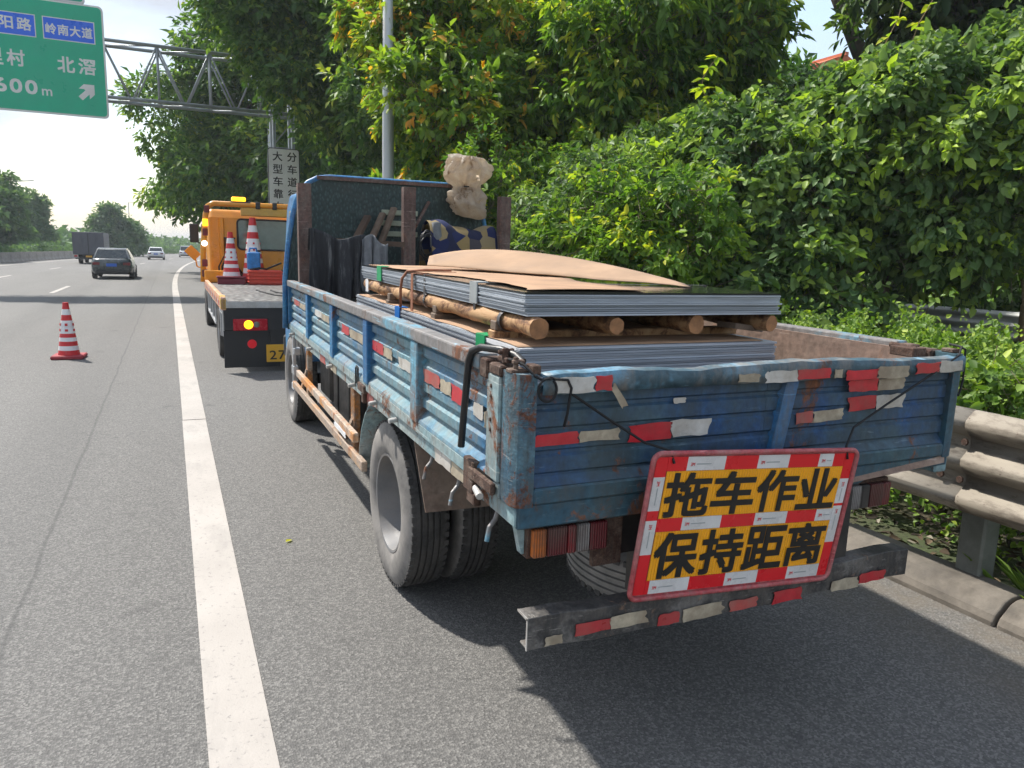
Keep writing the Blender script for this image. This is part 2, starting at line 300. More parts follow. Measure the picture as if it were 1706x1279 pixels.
def leafmat(name, dark, mid, light, tip, rough=.42, trans=.38):
    t = NT(name); at = t.n('ShaderNodeAttribute'); at.attribute_name = 'tint'
    c = t.ramp(at.outputs['Fac'], (0., dark), (.45, mid), (.82, light), (1., tip))
    p = t.n('ShaderNodeBsdfPrincipled'); t.l(c, p.inputs['Base Color']); p.inputs['Roughness'].default_value = rough; p.inputs['Specular IOR Level'].default_value = .32
    tr = t.n('ShaderNodeBsdfTranslucent'); tcx = t.mix(1.0, c, (1.15, 1.25, .45), 'MULTIPLY'); t.l(tcx, tr.inputs[0])
    ms = t.n('ShaderNodeMixShader'); ms.inputs[0].default_value = trans
    t.l(p.outputs[0], ms.inputs[1]); t.l(tr.outputs[0], ms.inputs[2]); t.l(ms.outputs[0], t.out.inputs[0]); return t.m
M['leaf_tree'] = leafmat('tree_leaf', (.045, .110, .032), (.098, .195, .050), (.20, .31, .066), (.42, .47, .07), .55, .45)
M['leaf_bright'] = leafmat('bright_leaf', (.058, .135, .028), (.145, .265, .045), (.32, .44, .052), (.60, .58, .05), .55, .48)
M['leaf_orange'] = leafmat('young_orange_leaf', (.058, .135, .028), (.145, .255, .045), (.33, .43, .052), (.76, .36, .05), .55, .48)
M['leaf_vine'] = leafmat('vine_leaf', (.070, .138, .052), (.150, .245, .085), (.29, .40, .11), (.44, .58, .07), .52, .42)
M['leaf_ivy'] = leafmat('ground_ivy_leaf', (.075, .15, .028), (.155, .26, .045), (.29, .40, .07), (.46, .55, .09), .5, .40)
M['leaf_shaded'] = leafmat('shade_dark_canopy_leaf', (.028, .066, .026), (.058, .115, .036), (.11, .19, .046), (.28, .36, .055), .55, .42)  # the shade of backlit crowns is put into these darker colours
M['leaf_hazed'] = leafmat('hazed_far_leaf', (.07, .14, .08), (.11, .20, .10), (.16, .265, .11), (.23, .34, .12), .6, .35)  # distance haze is put into these paler, bluer leaf colours
M['litter'] = leafmat('leaf_litter', (.02, .015, .01), (.06, .04, .022), (.14, .10, .06), (.3, .28, .22), .8, .1)

# ------------------------------------------------------------------ mesh helpers
ORG = {}
def org(o):
    while o is not None and o.name not in ORG: o = o.parent
    return ORG[o.name] if o is not None else Vector((0, 0, 0))
def thing(name, label, cat, loc=(0, 0, 0), group=None):
    o = bpy.data.objects.new(name, None); COL.objects.link(o); o.location = loc; o.empty_display_size = .1
    ORG[o.name] = Vector(loc); o['label'] = label; o['category'] = cat
    if group: o['group'] = group
    return o
def tag(o, label, cat, group=None):
    o['label'] = label; o['category'] = cat
    if group: o['group'] = group
    return o
class MB:
    def __init__(s): s.v = []; s.f = []; s.mi = []; s.cur = 0
    def add(s, vs, fs):
        k = len(s.v); s.v += [tuple(v) for v in vs]; s.f += [tuple(i + k for i in f) for f in fs]; s.mi += [s.cur] * len(fs); return s
    def box(s, x0, x1, y0, y1, z0, z1):
        return s.add([(x, y, z) for x in (x0, x1) for y in (y0, y1) for z in (z0, z1)],
                     [(0, 1, 3, 2), (4, 6, 7, 5), (0, 4, 5, 1), (2, 3, 7, 6), (0, 2, 6, 4), (1, 5, 7, 3)])
    def obox(s, c, u, v, n, hu, hv, hn):
        c, u, v, n = map(Vector, (c, u, v, n)); P = [c + u * (a * hu) + v * (b * hv) + n * (d * hn) for a in (-1, 1) for b in (-1, 1) for d in (-1, 1)]
        return s.add(P, [(0, 1, 3, 2), (4, 6, 7, 5), (0, 4, 5, 1), (2, 3, 7, 6), (0, 2, 6, 4), (1, 5, 7, 3)])
    def bar(s, p, q, wdt, hgt, up=(0, 0, 1)):
        p, q = Vector(p), Vector(q); d = (q - p); L = d.length; d.normalize(); u = d.cross(Vector(up))
        if u.length < 1e-4: u = d.cross(Vector((0, 1, 0)))
        u.normalize(); n = u.cross(d); return s.obox((p + q) / 2, d, u, n, L / 2, wdt / 2, hgt / 2)
    def prism(s, poly, axis, a, b):
        """poly: 2D points; axis 'y': (x,z) extruded y=a..b; 'x': (y,z); 'z': (x,y)"""
        f = {'y': lambda p, t: (p[0], t, p[1]), 'x': lambda p, t: (t, p[0], p[1]), 'z': lambda p, t: (p[0], p[1], t)}[axis]
        n = len(poly); vs = [f(p, a) for p in poly] + [f(p, b) for p in poly]
        return s.add(vs, [tuple(range(n))[::-1], tuple(range(n, 2 * n))] + [(i, (i + 1) % n, n + (i + 1) % n, n + i) for i in range(n)])
    def tube(s, pts, r, n=8, cap=True):
        pts = [Vector(p) for p in pts]; rs = r if isinstance(r, (list, tuple)) else [r] * len(pts)
        t0 = (pts[1] - pts[0]).normalized(); u = t0.cross(Vector((0, 0, 1)))
        if u.length < 1e-3: u = t0.cross(Vector((0, 1, 0)))
        u.normalize(); vs = []
        for i, p in enumerate(pts):
            t = ((pts[min(i + 1, len(pts) - 1)] - p).normalized() + (p - pts[max(i - 1, 0)]).normalized())
            t = t.normalized() if t.length > 1e-6 else t0
            u = (u - t * u.dot(t)).normalized(); v = t.cross(u)
            vs += [p + (u * math.cos(2 * math.pi * k / n) + v * math.sin(2 * math.pi * k / n)) * rs[i] for k in range(n)]
        fs = [(i * n + k, i * n + (k + 1) % n, (i + 1) * n + (k + 1) % n, (i + 1) * n + k) for i in range(len(pts) - 1) for k in range(n)]
        if cap: fs += [tuple(range(n))[::-1], tuple(range((len(pts) - 1) * n, len(pts) * n))]
        return s.add(vs, fs)
    def lathe(s, prof, c=(0, 0, 0), axis='x', n=40, closed=False, cap=True):
        vs = []; c = Vector(c)
        for (h, r) in prof:
            for k in range(n):
                a = 2 * math.pi * k / n; p, q = r * math.cos(a), r * math.sin(a)
                vs.append(c + Vector({'x': (h, p, q), 'y': (p, h, q), 'z': (p, q, h)}[axis]))
        m = len(prof); fs = [(i * n + k, i * n + (k + 1) % n, (i + 1) * n + (k + 1) % n, (i + 1) * n + k) for i in range(m - 1) for k in range(n)]
        if closed: fs += [((m - 1) * n + k, (m - 1) * n + (k + 1) % n, (k + 1) % n, k) for k in range(n)]
        elif cap:
            if prof[0][1] > 1e-6: fs.append(tuple(range(n))[::-1])
            if prof[-1][1] > 1e-6: fs.append(tuple(range((m - 1) * n, m * n)))
        return s.add(vs, fs)
    def grid(s, P, thick=None):
        nu, nv = len(P), len(P[0]); vs = [p for row in P for p in row]
        fs = [(i * nv + j, (i + 1) * nv + j, (i + 1) * nv + j + 1, i * nv + j + 1) for i in range(nu - 1) for j in range(nv - 1)]
        return s.add(vs, fs)
    def build(s, name, mat, parent=None, bevel=0, smooth=False, label=None, solid=0, seg=1):
        me = bpy.data.meshes.new(name); o_ = org(parent)
        me.from_pydata([(v[0] - o_.x, v[1] - o_.y, v[2] - o_.z) for v in s.v], [], s.f)
        bm = bmesh.new(); bm.from_mesh(me); bmesh.ops.recalc_face_normals(bm, faces=bm.faces); bm.to_mesh(me); bm.free()
        for mt in (mat if isinstance(mat, (list, tuple)) else [mat]): me.materials.append(M[mt] if isinstance(mt, str) else mt)
        if any(s.mi): me.polygons.foreach_set('material_index', s.mi)
        if smooth: me.shade_smooth() if smooth is True else me.set_sharp_from_angle(angle=R(smooth))
        if smooth is not True and smooth: me.polygons.foreach_set('use_smooth', [True] * len(me.polygons))
        o = bpy.data.objects.new(name, me); COL.objects.link(o)
        if parent: o.parent = parent
        if solid: md = o.modifiers.new('solid', 'SOLIDIFY'); md.thickness = solid; md.offset = 0
        if bevel: md = o.modifiers.new('bevel', 'BEVEL'); md.width = bevel; md.segments = seg; md.limit_method = 'ANGLE'; md.angle_limit = R(40)
        if label: o['label'] = label
        return o
def part(name, mat, parent, fn, **kw):
    m = MB(); fn(m); return m.build(name, mat, parent, **kw)
def emp(name, parent, loc=(0, 0, 0)):
    o = bpy.data.objects.new(name, None); COL.objects.link(o); o.parent = parent; o.location = loc; o.empty_display_size = .05; return o
def copy_tree(o, parent=None):
    c = o.copy(); COL.objects.link(c); c.parent = parent
    for ch in list(o.children): copy_tree(ch, c)
    return c
_txt = {}
def glyphs(body):
    if body not in _txt:
        cu = bpy.data.curves.new('txt', 'FONT'); cu.body = body; cu.resolution_u = 3; cu.align_x = 'LEFT'
        o = bpy.data.objects.new('txt', cu); COL.objects.link(o); bpy.context.view_layer.update()
        me = bpy.data.meshes.new_from_object(o.evaluated_get(bpy.context.evaluated_depsgraph_get()))
        vs = [(v.co.x, v.co.y) for v in me.vertices]; fs = [tuple(p.vertices) for p in me.polygons]
        bpy.data.objects.remove(o); bpy.data.curves.remove(cu); bpy.data.meshes.remove(me)
        x0 = min(v[0] for v in vs); x1 = max(v[0] for v in vs); y0 = min(v[1] for v in vs); y1 = max(v[1] for v in vs)
        _txt[body] = ([((a - x0) / (x1 - x0), (b - y0) / (y1 - y0)) for a, b in vs], fs)
    return _txt[body]
def put_text(name, body, mat, parent, fr, u0, u1, v0, v1, lift=.001, bold=.02):
    """flat bold lettering filling [u0,u1]x[v0,v1] (metres) of a frame fr = (origin, u, v, n)"""
    vs, fs = glyphs(body); O, U, V, N = fr; m = MB(); d = bold * (v1 - v0) * 1.15; u0 += d; u1 -= d; v0 += d; v1 -= d
    for k, (du, dv) in enumerate(((-1, -1), (-1, 1), (1, -1), (1, 1), (0, 0))):
        m.add([O + U * (u0 + a * (u1 - u0) + du * d) + V * (v0 + b * (v1 - v0) + dv * d) + N * (lift + k * .00015) for a, b in vs], fs)
    return m.build(name, mat, parent)
def fbox(m, fr, u0, u1, v0, v1, n0, n1):
    O, U, V, N = fr; return m.obox(O + U * ((u0 + u1) / 2) + V * ((v0 + v1) / 2) + N * ((n0 + n1) / 2), U, V, N, (u1 - u0) / 2, (v1 - v0) / 2, (n1 - n0) / 2)
# pitch of the parked cargo truck: tail a little low
TILT = R(0.5); PIV = Vector((1.7, 3.45, 0)); TM = Matrix.Translation(PIV) @ Matrix.Rotation(TILT, 4, 'X') @ Matrix.Translation(-PIV)
def seat(o, extra=0.0):
    """set a thing built level onto the pitched truck"""
    o.matrix_world = TM @ Matrix.Translation(ORG[o.name]) @ Matrix.Rotation(extra, 4, 'X'); return o

# ------------------------------------------------------------------ ground, road, kerb
def edge(y):            # centre of the white edge line
    return .14 - .0125 * y + (.00065 * (y - 30) ** 2 if y > 30 else 0)
g = MB().box(-900, 900, -300, 1500, -.6, -.06).build('ground', 'soil'); g['kind'] = 'structure'
YS = [-12, -8, -5, -3, -1, 0, 1, 2, 3, 4, 6, 8, 10, 13, 16, 20, 25, 30, 35, 40, 45, 50, 56, 62, 70, 78, 86, 95, 105, 115, 130, 145, 160, 180, 200, 230, 260, 300]
def ribbon(name, mat, x0, x1, z, ys=YS, parent=None, n=2):
    P = [[(edge(y) + x0 + (x1 - x0) * k / (n - 1), y, z) for k in range(n)] for y in ys]
    return MB().grid(P).build(name, mat, parent)
road = ribbon('road', 'asphalt', -13.0, 3.35, 0.0, n=6); road['kind'] = 'structure'
far_road = ribbon('far_carriageway', 'asphalt', -27, -13.9, -.004); far_road['kind'] = 'structure'
ribbon('edge_line', 'line', -.10, .105, .004, parent=road, ys=[-6, -3, 0, 2, 4, 6, 7.52])
ribbon('edge_line', 'line', -.097, .107, .004, parent=road, ys=[7.545] + [y for y in np.arange(9, 120, 1.5)])
def dash(xc, y0, y1, wd=.15):
    P = [[(edge(y) + xc + s * wd / 2, y, .004) for s in (-1, 1)] for y in np.linspace(y0, y1, 5)]
    MB().grid(P).build('lane_dash', 'line', road)
for k in range(6): dash(-3.72, 28.5 + 15 * k - 0, 33.2 + 15 * k)
dash(-3.72, 13.5 - .0, 13.6)
for k in range(6): dash(-7.35, 24.5 + 15 * k, 43.4 - 15 + 15 * k if k else 28.4)
ribbon('inner_edge_line', 'line', -11.3, -11.1, .004, parent=road, ys=[y for y in np.arange(20, 160, 3)])

kerb = thing('kerb', 'dirty low concrete kerb along the road edge under the guardrail', 'kerb', (3.4, 0, 0)); 
del kerb['category']; kerb['kind'] = 'structure'
kp = [(-.10, -.05), (-.10, .02), (-.085, .05), (-.02, .105), (.02, .12), (.14, .125), (.15, .11), (.15, -.05)]
kmesh = None
for i in range(44):
    y = -5 + i * 1.0
    if kmesh is None:
        o = MB().prism([(3.4 + a, b) for a, b in kp], 'y', 0, .985).build('kerb_stone', 'kerb', kerb, bevel=.008, seg=2); kmesh = o
    else: o = kmesh.copy(); COL.objects.link(o); o.parent = kerb
    o.location = (edge(y) - .06 + random.uniform(-.006, .006), y, random.uniform(-.006, .004)); o.rotation_euler.z = .0125 + random.uniform(-.003, .003)

# ------------------------------------------------------------------ guardrails
def rail_profile(x, zt):   # three-wave beam, waves bulge towards the road (-x)
    h = .53 / 6; zs = []; pts = []
    for k in range(3):
        z0 = zt - k * .185
        pts += [(x - .006, z0), (x - .020, z0 - .004), (x - .030, z0 - .010), (x - .070, z0 - .046), (x - .074, z0 - .054), (x - .074, z0 - .074), (x - .070, z0 - .082), (x - .030, z0 - .122), (x - .012, z0 - .130)]
    return pts
def guardrail(name, label, X, zt, y0, n, seg, mat='rail_metal', ang=.0125, post_every=1):
    t = thing(name, label, 'guardrail', (X, y0, 0))
    pr = rail_profile(0, zt); beam0 = post0 = blk0 = bolt0 = None
    for i in range(n):
        y = y0 + i * seg
        xo = edge(y) - edge(y0)
        if beam0 is None:
            P = [[(X + p[0], y0 + yy, p[1]) for p in pr] for yy in (-.1, seg * .33, seg * .66, seg + .02)]
            beam0 = MB().grid(P).build('rail_beam', mat, t, solid=.004, smooth=24)
            post0 = MB().prism([(X + .10, y0 - .03), (X + .22, y0 - .03), (X + .22, y0 + .10), (X + .10, y0 + .10)], 'z', -.3, zt - .12).build('post', 'rail_post', t, bevel=.01)
            blk0 = part('spacer', 'rail_post', t, lambda m: m.box(X + .0, X + .10, y0 - .01, y0 + .08, zt - .5, zt - .05), bevel=.01)
            b, p, k = beam0, post0, blk0
        else:
            b = beam0.copy(); COL.objects.link(b); b.parent = t
            p = post0.copy(); COL.objects.link(p); p.parent = t; k = blk0.copy(); COL.objects.link(k); k.parent = t
        if bolt0 is None: bolt0 = MB().lathe([(-.058, 0), (-.057, .016), (-.046, .018)], (X, y0 + .03, 0), 'x', 10).build('bolt', 'rust', t)
        for zz in (zt - .155, zt - .34):
            for yy in (.0, .10):
                bo = bolt0.copy(); COL.objects.link(bo); bo.parent = t; bo.location = (xo, i * seg + yy, zz)
        ex = edge(y + seg) - edge(y)
        for o in (b, p, k): o.location = (xo, i * seg, 0)
        b.rotation_euler.z = -math.atan2(ex, seg); b.location.x += -.006 * (i % 2)
    bpy.data.objects.remove(bolt0)
    return t
guardrail('guardrail', 'dusty three-wave metal guardrail beside the truck along the kerb', 3.49, .965, -1.76, 17, 2.0)
guardrail('guardrail', 'low pale guardrail beyond the vines, along the side road', 13.3, .90, -2, 9, 4.0, mat='lit_pale_rail')

# ------------------------------------------------------------------ foliage tools
def leaf_object(name, P, T, N, L, tint, mat, parent=None, wr=.46, near=True, fold=.22):
    """P base points, T leaf directions, N normals, L lengths"""
    n = len(P); Sd = np.cross(N, T); Sd /= np.linalg.norm(Sd, axis=1, keepdims=True) + 1e-9
    Nn = np.cross(T, Sd); L = L[:, None]; W = L * wr
    o_ = np.array(org(parent)); P = P - o_
    if near:
        b = P; l1 = P + T * L * .30 + Sd * W * .46 + Nn * W * fold; l2 = P + T * L * .68 + Sd * W * .38 + Nn * W * fold * .5 - Nn * L * .04
        tip = P + T * L - Nn * L * .14; r1 = P + T * L * .30 - Sd * W * .46 + Nn * W * fold; r2 = P + T * L * .68 - Sd * W * .38 + Nn * W * fold * .5 - Nn * L * .04
        V = np.stack([b, l1, l2, tip, r2, r1], 1).reshape(-1, 3); k = 6
        F = (np.arange(n)[:, None] * 6 + np.array([0, 1, 2, 3, 0, 3, 4, 5])).ravel(); nf = 2 * n; ls = 4
    else:
        l = P + T * L * .45 + Sd * W * .5 + Nn * W * fold; r = P + T * L * .45 - Sd * W * .5 + Nn * W * fold; tip = P + T * L - Nn * L * .1
        V = np.stack([P, l, tip, r], 1).reshape(-1, 3); k = 4
        F = (np.arange(n)[:, None] * 4 + np.array([0, 1, 2, 0, 2, 3])).ravel(); nf = 2 * n; ls = 3
    me = bpy.data.meshes.new(name); me.vertices.add(len(V)); me.vertices.foreach_set('co', V.astype(np.float32).ravel())
    me.loops.add(len(F)); me.loops.foreach_set('vertex_index', F.astype(np.int32))
    me.polygons.add(nf); me.polygons.foreach_set('loop_start', np.arange(nf, dtype=np.int32) * ls)
    me.update(calc_edges=True)
    a = me.attributes.new('tint', 'FLOAT', 'POINT'); a.data.foreach_set('value', np.repeat(np.clip(tint, 0, 1), k).astype(np.float32))
    me.materials.append(M[mat]); o = bpy.data.objects.new(name, me); COL.objects.link(o)
    if parent: o.parent = parent
    return o
def unit(v): return v / (np.linalg.norm(v, axis=-1, keepdims=True) + 1e-9)
def sprigs(blobs, nsp, per, L, clump=.34, seed=0, droop=.35, up=.6, tintm=.42, tints=.17, top=.0, fill=.12, jit=.5, ssub=None):
    """leaf sprays on sub-clumps spread over the shells of ellipsoid blobs: returns P,T,N,L,tint"""
    r = np.random.default_rng(seed); B = np.array(blobs, float); area = (B[:, 3] * B[:, 4] + B[:, 4] * B[:, 5] + B[:, 3] * B[:, 5])
    pr = area / area.sum(); Ps = []; Os = []; tn = []
    for b, q in zip(B, pr):
        k = max(20, int(nsp * q)); rad = b[3:6]; mean = rad.mean(); nsub = max(8, int((ssub or 4.2) / clump ** 2))
        sc = unit(r.normal(size=(nsub, 3))) * (r.uniform(.45, 1.0, (nsub, 1)) ** .6); crad = mean * clump * r.uniform(.6, 1.35, nsub); cen = b[:3] + sc * rad
        ct = r.normal(0, .16, nsub)
        ids = r.integers(0, nsub, k); d = unit(r.normal(size=(k, 3)) + sc[ids] * .7 + np.array([0, 0, .35])); rr = crad[ids][:, None] * (1 - np.abs(r.normal(0, .22, (k, 1))))
        p = cen[ids] + d * rr; Ps.append(p); Os.append(unit(d + sc[ids] * .6)); tn.append(ct[ids])
        kf = int(k * fill)
        if kf:
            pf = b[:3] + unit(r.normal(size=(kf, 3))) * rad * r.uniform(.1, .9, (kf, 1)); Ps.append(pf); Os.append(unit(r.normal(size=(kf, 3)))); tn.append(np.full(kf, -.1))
    Ps = np.concatenate(Ps); Os = np.concatenate(Os); tn = np.concatenate(tn); n = len(Ps)
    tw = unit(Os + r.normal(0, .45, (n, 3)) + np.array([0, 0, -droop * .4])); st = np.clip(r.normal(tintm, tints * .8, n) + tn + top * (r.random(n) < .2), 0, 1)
    P = []; T = []; N = []; TI = []; LL = []
    for j in range(per):
        f = j / max(1, per - 1); ls = L * np.clip(r.lognormal(-.08, .30, n), .4, 1.7)
        side = unit(np.cross(tw, unit(r.normal(size=(n, 3))))); base = Ps + tw * (L * 1.5 * (f - .4))
        t = unit(tw * (.35 + .5 * f) + side * (.9 - .5 * f) + np.array([0, 0, -droop]) + r.normal(0, .2, (n, 3)))
        nn = unit(Os * .6 + np.array([0, 0, up]) + r.normal(0, jit, (n, 3)))
        P.append(base); T.append(t); N.append(nn); LL.append(ls); TI.append(np.clip(st + r.normal(0, tints * .5, n) + .10 * (f - .5), 0, 1))
    return np.concatenate(P), np.concatenate(T), np.concatenate(N), np.concatenate(LL), np.concatenate(TI)
def crown(name, blobs, nsp, per, L, mat, parent, near=True, wr=.46, **kw):
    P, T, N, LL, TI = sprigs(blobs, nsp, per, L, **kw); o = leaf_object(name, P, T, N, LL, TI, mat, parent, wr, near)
    if near:      # fine twigs carrying the outer leaves
        r = np.random.default_rng(kw.get('seed', 0) + 500); n = min(2600, len(P) // 14); k = r.integers(0, len(P), n); a = P[k] + T[k] * (LL[k] * .2)[:, None]; cen = np.array(blobs)[:, :3]
        c = cen[np.argmin(((a[:, None, :] - cen[None]) ** 2).sum(2), 1)]; d = unit(c - a + r.normal(0, .35, (n, 3))); Lt = r.uniform(2.0, 5.0, (n, 1)) * L; e = a + d * Lt - np.array([0, 0, .15]) * Lt; sd_ = unit(np.cross(d, r.normal(size=(n, 3)))); s2 = np.cross(d, sd_); w0_ = L * .018; w1_ = L * .055
        V = np.stack([a + sd_ * w0_, a - sd_ * w0_ * .5 + s2 * w0_ * .87, a - sd_ * w0_ * .5 - s2 * w0_ * .87, e + sd_ * w1_, e - sd_ * w1_ * .5 + s2 * w1_ * .87, e - sd_ * w1_ * .5 - s2 * w1_ * .87], 1).reshape(-1, 3) - np.array(org(parent))
        F = (np.arange(n)[:, None] * 6 + np.array([0, 1, 4, 3, 1, 2, 5, 4, 2, 0, 3, 5])).ravel()
        me = bpy.data.meshes.new('twigs'); me.vertices.add(len(V)); me.vertices.foreach_set('co', V.astype(np.float32).ravel()); me.loops.add(len(F)); me.loops.foreach_set('vertex_index', F.astype(np.int32)); me.polygons.add(3 * n); me.polygons.foreach_set('loop_start', np.arange(3 * n, dtype=np.int32) * 4); me.update(calc_edges=True)
        me.materials.append(M['twig']); tw = bpy.data.objects.new('twigs', me); COL.objects.link(tw); tw.parent = parent; tw['kind'] = 'stuff'
    return o
def trunk(parent, base, top, r0, r1, blobs, mat='bark', lean=.3, limbs=True, seed=0):
    rr = random.Random(seed); base = Vector(base); top = Vector(top); n = 7; pts = []
    for i in range(n):
        f = i / (n - 1); p = base.lerp(top, f); p += Vector((rr.uniform(-1, 1), rr.uniform(-1, 1), 0)) * lean * math.sin(f * math.pi); pts.append(p)
    m = MB().tube(pts, [r0 * (1.25 if i == 0 else 1) + (r1 - r0) * i / (n - 1) for i in range(n)], 10)
    o = m.build('trunk', mat, parent, smooth=True)
    if limbs:
        mb = MB()
        for b in blobs:
            f = rr.uniform(.45, .95); s0 = pts[int(f * (n - 1))]; e = Vector(b[:3]); mid = s0.lerp(e, .5) + Vector((rr.uniform(-.3, .3), rr.uniform(-.3, .3), rr.uniform(.0, .5))); q = r0 * .42
            mb.tube([s0, s0.lerp(mid, .5) + Vector((0, 0, .1)), mid, mid.lerp(e, .6), e], [q, q * .85, q * .65, q * .4, q * .2], 7)
        mb.build('limbs', mat, parent, smooth=True)
    return o

# ------------------------------------------------------------------ cargo truck
XL, XR, YT, YF = .81, 2.61, 1.80, 6.50
truck = thing('cargo_truck', 'old blue flatbed cargo truck with rusty drop sides loaded with steel sheets', 'truck', tuple(PIV))
def jag(m, fr, u0, u1, v0, v1, n0, n1, seed, torn=.012, rot=0):
    rr = random.Random(seed); O, U, V, N = fr; k = 4; L = u1 - u0; H = v1 - v0; pts = []
    tn = min(torn, L * .12)
    for i in range(5): pts.append((u0 + L * i / 4 + (rr.uniform(-tn, tn) * .5 if i in (0, 4) else 0), v0 + rr.uniform(-.07, .07) * H))
    for i in range(1, k): pts.append((u1 + rr.uniform(-tn, tn) * .5, v0 + H * i / k))
    for i in range(5): pts.append((u1 - L * i / 4 + (rr.uniform(-tn, tn) * .5 if i in (0, 4) else 0), v1 + rr.uniform(-.07, .07) * H))
    for i in range(1, k): pts.append((u0 + rr.uniform(-tn, tn) * .5, v1 - H * i / k))
    uc, vc = (u0 + u1) / 2, (v0 + v1) / 2; c, s_ = math.cos(rot), math.sin(rot)
    pts = [(uc + (a - uc) * c - (b - vc) * s_, vc + (a - uc) * s_ + (b - vc) * c) for a, b in pts]; n = len(pts)
    P = [O + U * a + V * b + N * n0 for a, b in pts] + [O + U * a + V * b + N * n1 for a, b in pts]
    m.add(P, [tuple(range(n))[::-1], tuple(range(n, 2 * n))] + [(i, (i + 1) % n, n + (i + 1) % n, n + i) for i in range(n)])
# floor and under frame
part('bed_floor', 'rust', truck, lambda m: m.box(XL + .07, XR - .07, YT + .09, YF - .03, .965, 1.0))
def sill(m):
    for x0, x1 in ((XL + .012, XL + .075), (XR - .075, XR - .012)): m.box(x0, x1, YT + .004, YF, .888, .945)
sl = part('side_sill', 'pale_teal', truck, lambda m: m.box(XL + .012, XL + .075, YT + .004, YF, .888, .945), bevel=.006)
part('side_sill', 'pale_teal', truck, lambda m: m.box(XR - .075, XR - .012, YT + .004, YF, .888, .945), bevel=.006)
part('rear_sill', 'gate_rail', truck, lambda m: m.prism([(XL + .016, .884), (2.14, .884), (2.2, .905), (XR - .02, .915), (XR - .02, .955), (XL + .016, .958)], 'y', YT, YT + .07), bevel=.006)
part('bent_floor_lip', 'inner_brown', truck, lambda m: m.add([(2.0, 1.79, .893), (2.56, 1.79, .93), (2.57, 1.80, .955), (2.0, 1.80, .905), (2.0, 1.84, .893), (2.56, 1.84, .93), (2.57, 1.84, .955), (2.0, 1.84, .905)],
     [(0, 1, 2, 3), (7, 6, 5, 4), (0, 4, 5, 1), (3, 2, 6, 7), (0, 3, 7, 4), (1, 5, 6, 2)]))
for y in (2.2, 2.8, 3.9, 4.5, 5.1, 5.7, 6.3): part('cross_member', 'chassis', truck, lambda m: m.box(XL + .08, XR - .08, y, y + .06, .89, .96))
for x in (1.32, 2.02): part('chassis_rail', 'chassis', truck, lambda m: m.box(x, x + .07, 1.95, 8.2, .70, .885), bevel=.005)

# side boards
POSTS = [1.93, 2.755, 3.595, 4.50, 5.45, 6.46]
def board(side):
    s = 1 if side == 'left' else -1; X0 = XL if side == 'left' else XR
    X = lambda d: X0 + s * d
    o = part('side_board', 'pale_teal', truck, lambda m: m.prism([(X(.0), .945), (X(.0), .990), (X(.05), .996), (X(.05), .945)], 'y', YT + .10, YF), bevel=.004,
             label='faded blue drop side with red and white tape' if side == 'left' else 'far drop side with brown inner sheet')
    prof = [(X(.0), .991), (X(.004), 1.002), (X(.036), 1.034)]
    z = 1.036
    for k in range(4): prof += [(X(.036), z + .004), (X(.020), z + .016), (X(.020), z + .046), (X(.036), z + .060)]; z += .066
    prof += [(X(.05), z), (X(.05), .991)]
    for a, b in zip(POSTS[:-1], POSTS[1:]):
        part('panel', 'side_blue', o, lambda m: m.prism(prof, 'y', a + .001, b - .001))
    for i, y in enumerate(POSTS):
        if i in (0,): continue
        wd = .045 if i < 5 else .03
        part('post', 'post_blue' if i != 1 else 'rail_grey', o, lambda m: m.box(min(X(-.006), X(.049)), max(X(-.006), X(.049)), y - wd, y + wd, .985, 1.303), bevel=.005)
    part('top_rail', 'rail_grey', o, lambda m: m.box(min(X(-.012), X(.052)), max(X(-.012), X(.052)), YT + .25, YF, 1.303, 1.352), bevel=.007, seg=2)
    part('end_plate', 'pale_teal', o, lambda m: m.box(min(X(-.004), X(.054)), max(X(-.004), X(.054)), YT + .105, YT + .20, .992, 1.306), bevel=.005)
    for zz in (1.27, 1.24, 1.17, 1.14):
        part('rivet', 'rust', o, lambda m: m.lathe([(X0 - s * .008, .0), (X0 - s * .007, .005), (X0 - s * .004, .007)], (0, YT + .165, zz), 'x', 8))
    part('rail_end_block', 'rust', o, lambda m: (m.box(min(X(-.010), X(.05)), max(X(-.010), X(.05)), YT + .19, YT + .25, 1.285, 1.345), m.box(min(X(-.006), X(.05)), max(X(-.006), X(.05)), YT + .10, YT + .182, 1.305, 1.338)), bevel=.005)
    part('inner_sheet', 'inner_brown', o, lambda m: m.box(min(X(.053), X(.066)), max(X(.053), X(.066)), YT + .12, YF - .02, 1.0, 1.33))
    return o
lb = board('left'); rb = board('right')
frL = (Vector((XL + .019, 0, 0)), Vector((0, -1, 0)), Vector((0, 0, 1)), Vector((-1, 0, 0)))   # u runs towards the tail
def stape(mat, y0, y1, z0, z1, seed, rot=0): part('reflective_tape', mat, lb, lambda m: jag(m, frL, -y0, -y1, z0, z1, .001, .0022, seed, .02, rot))
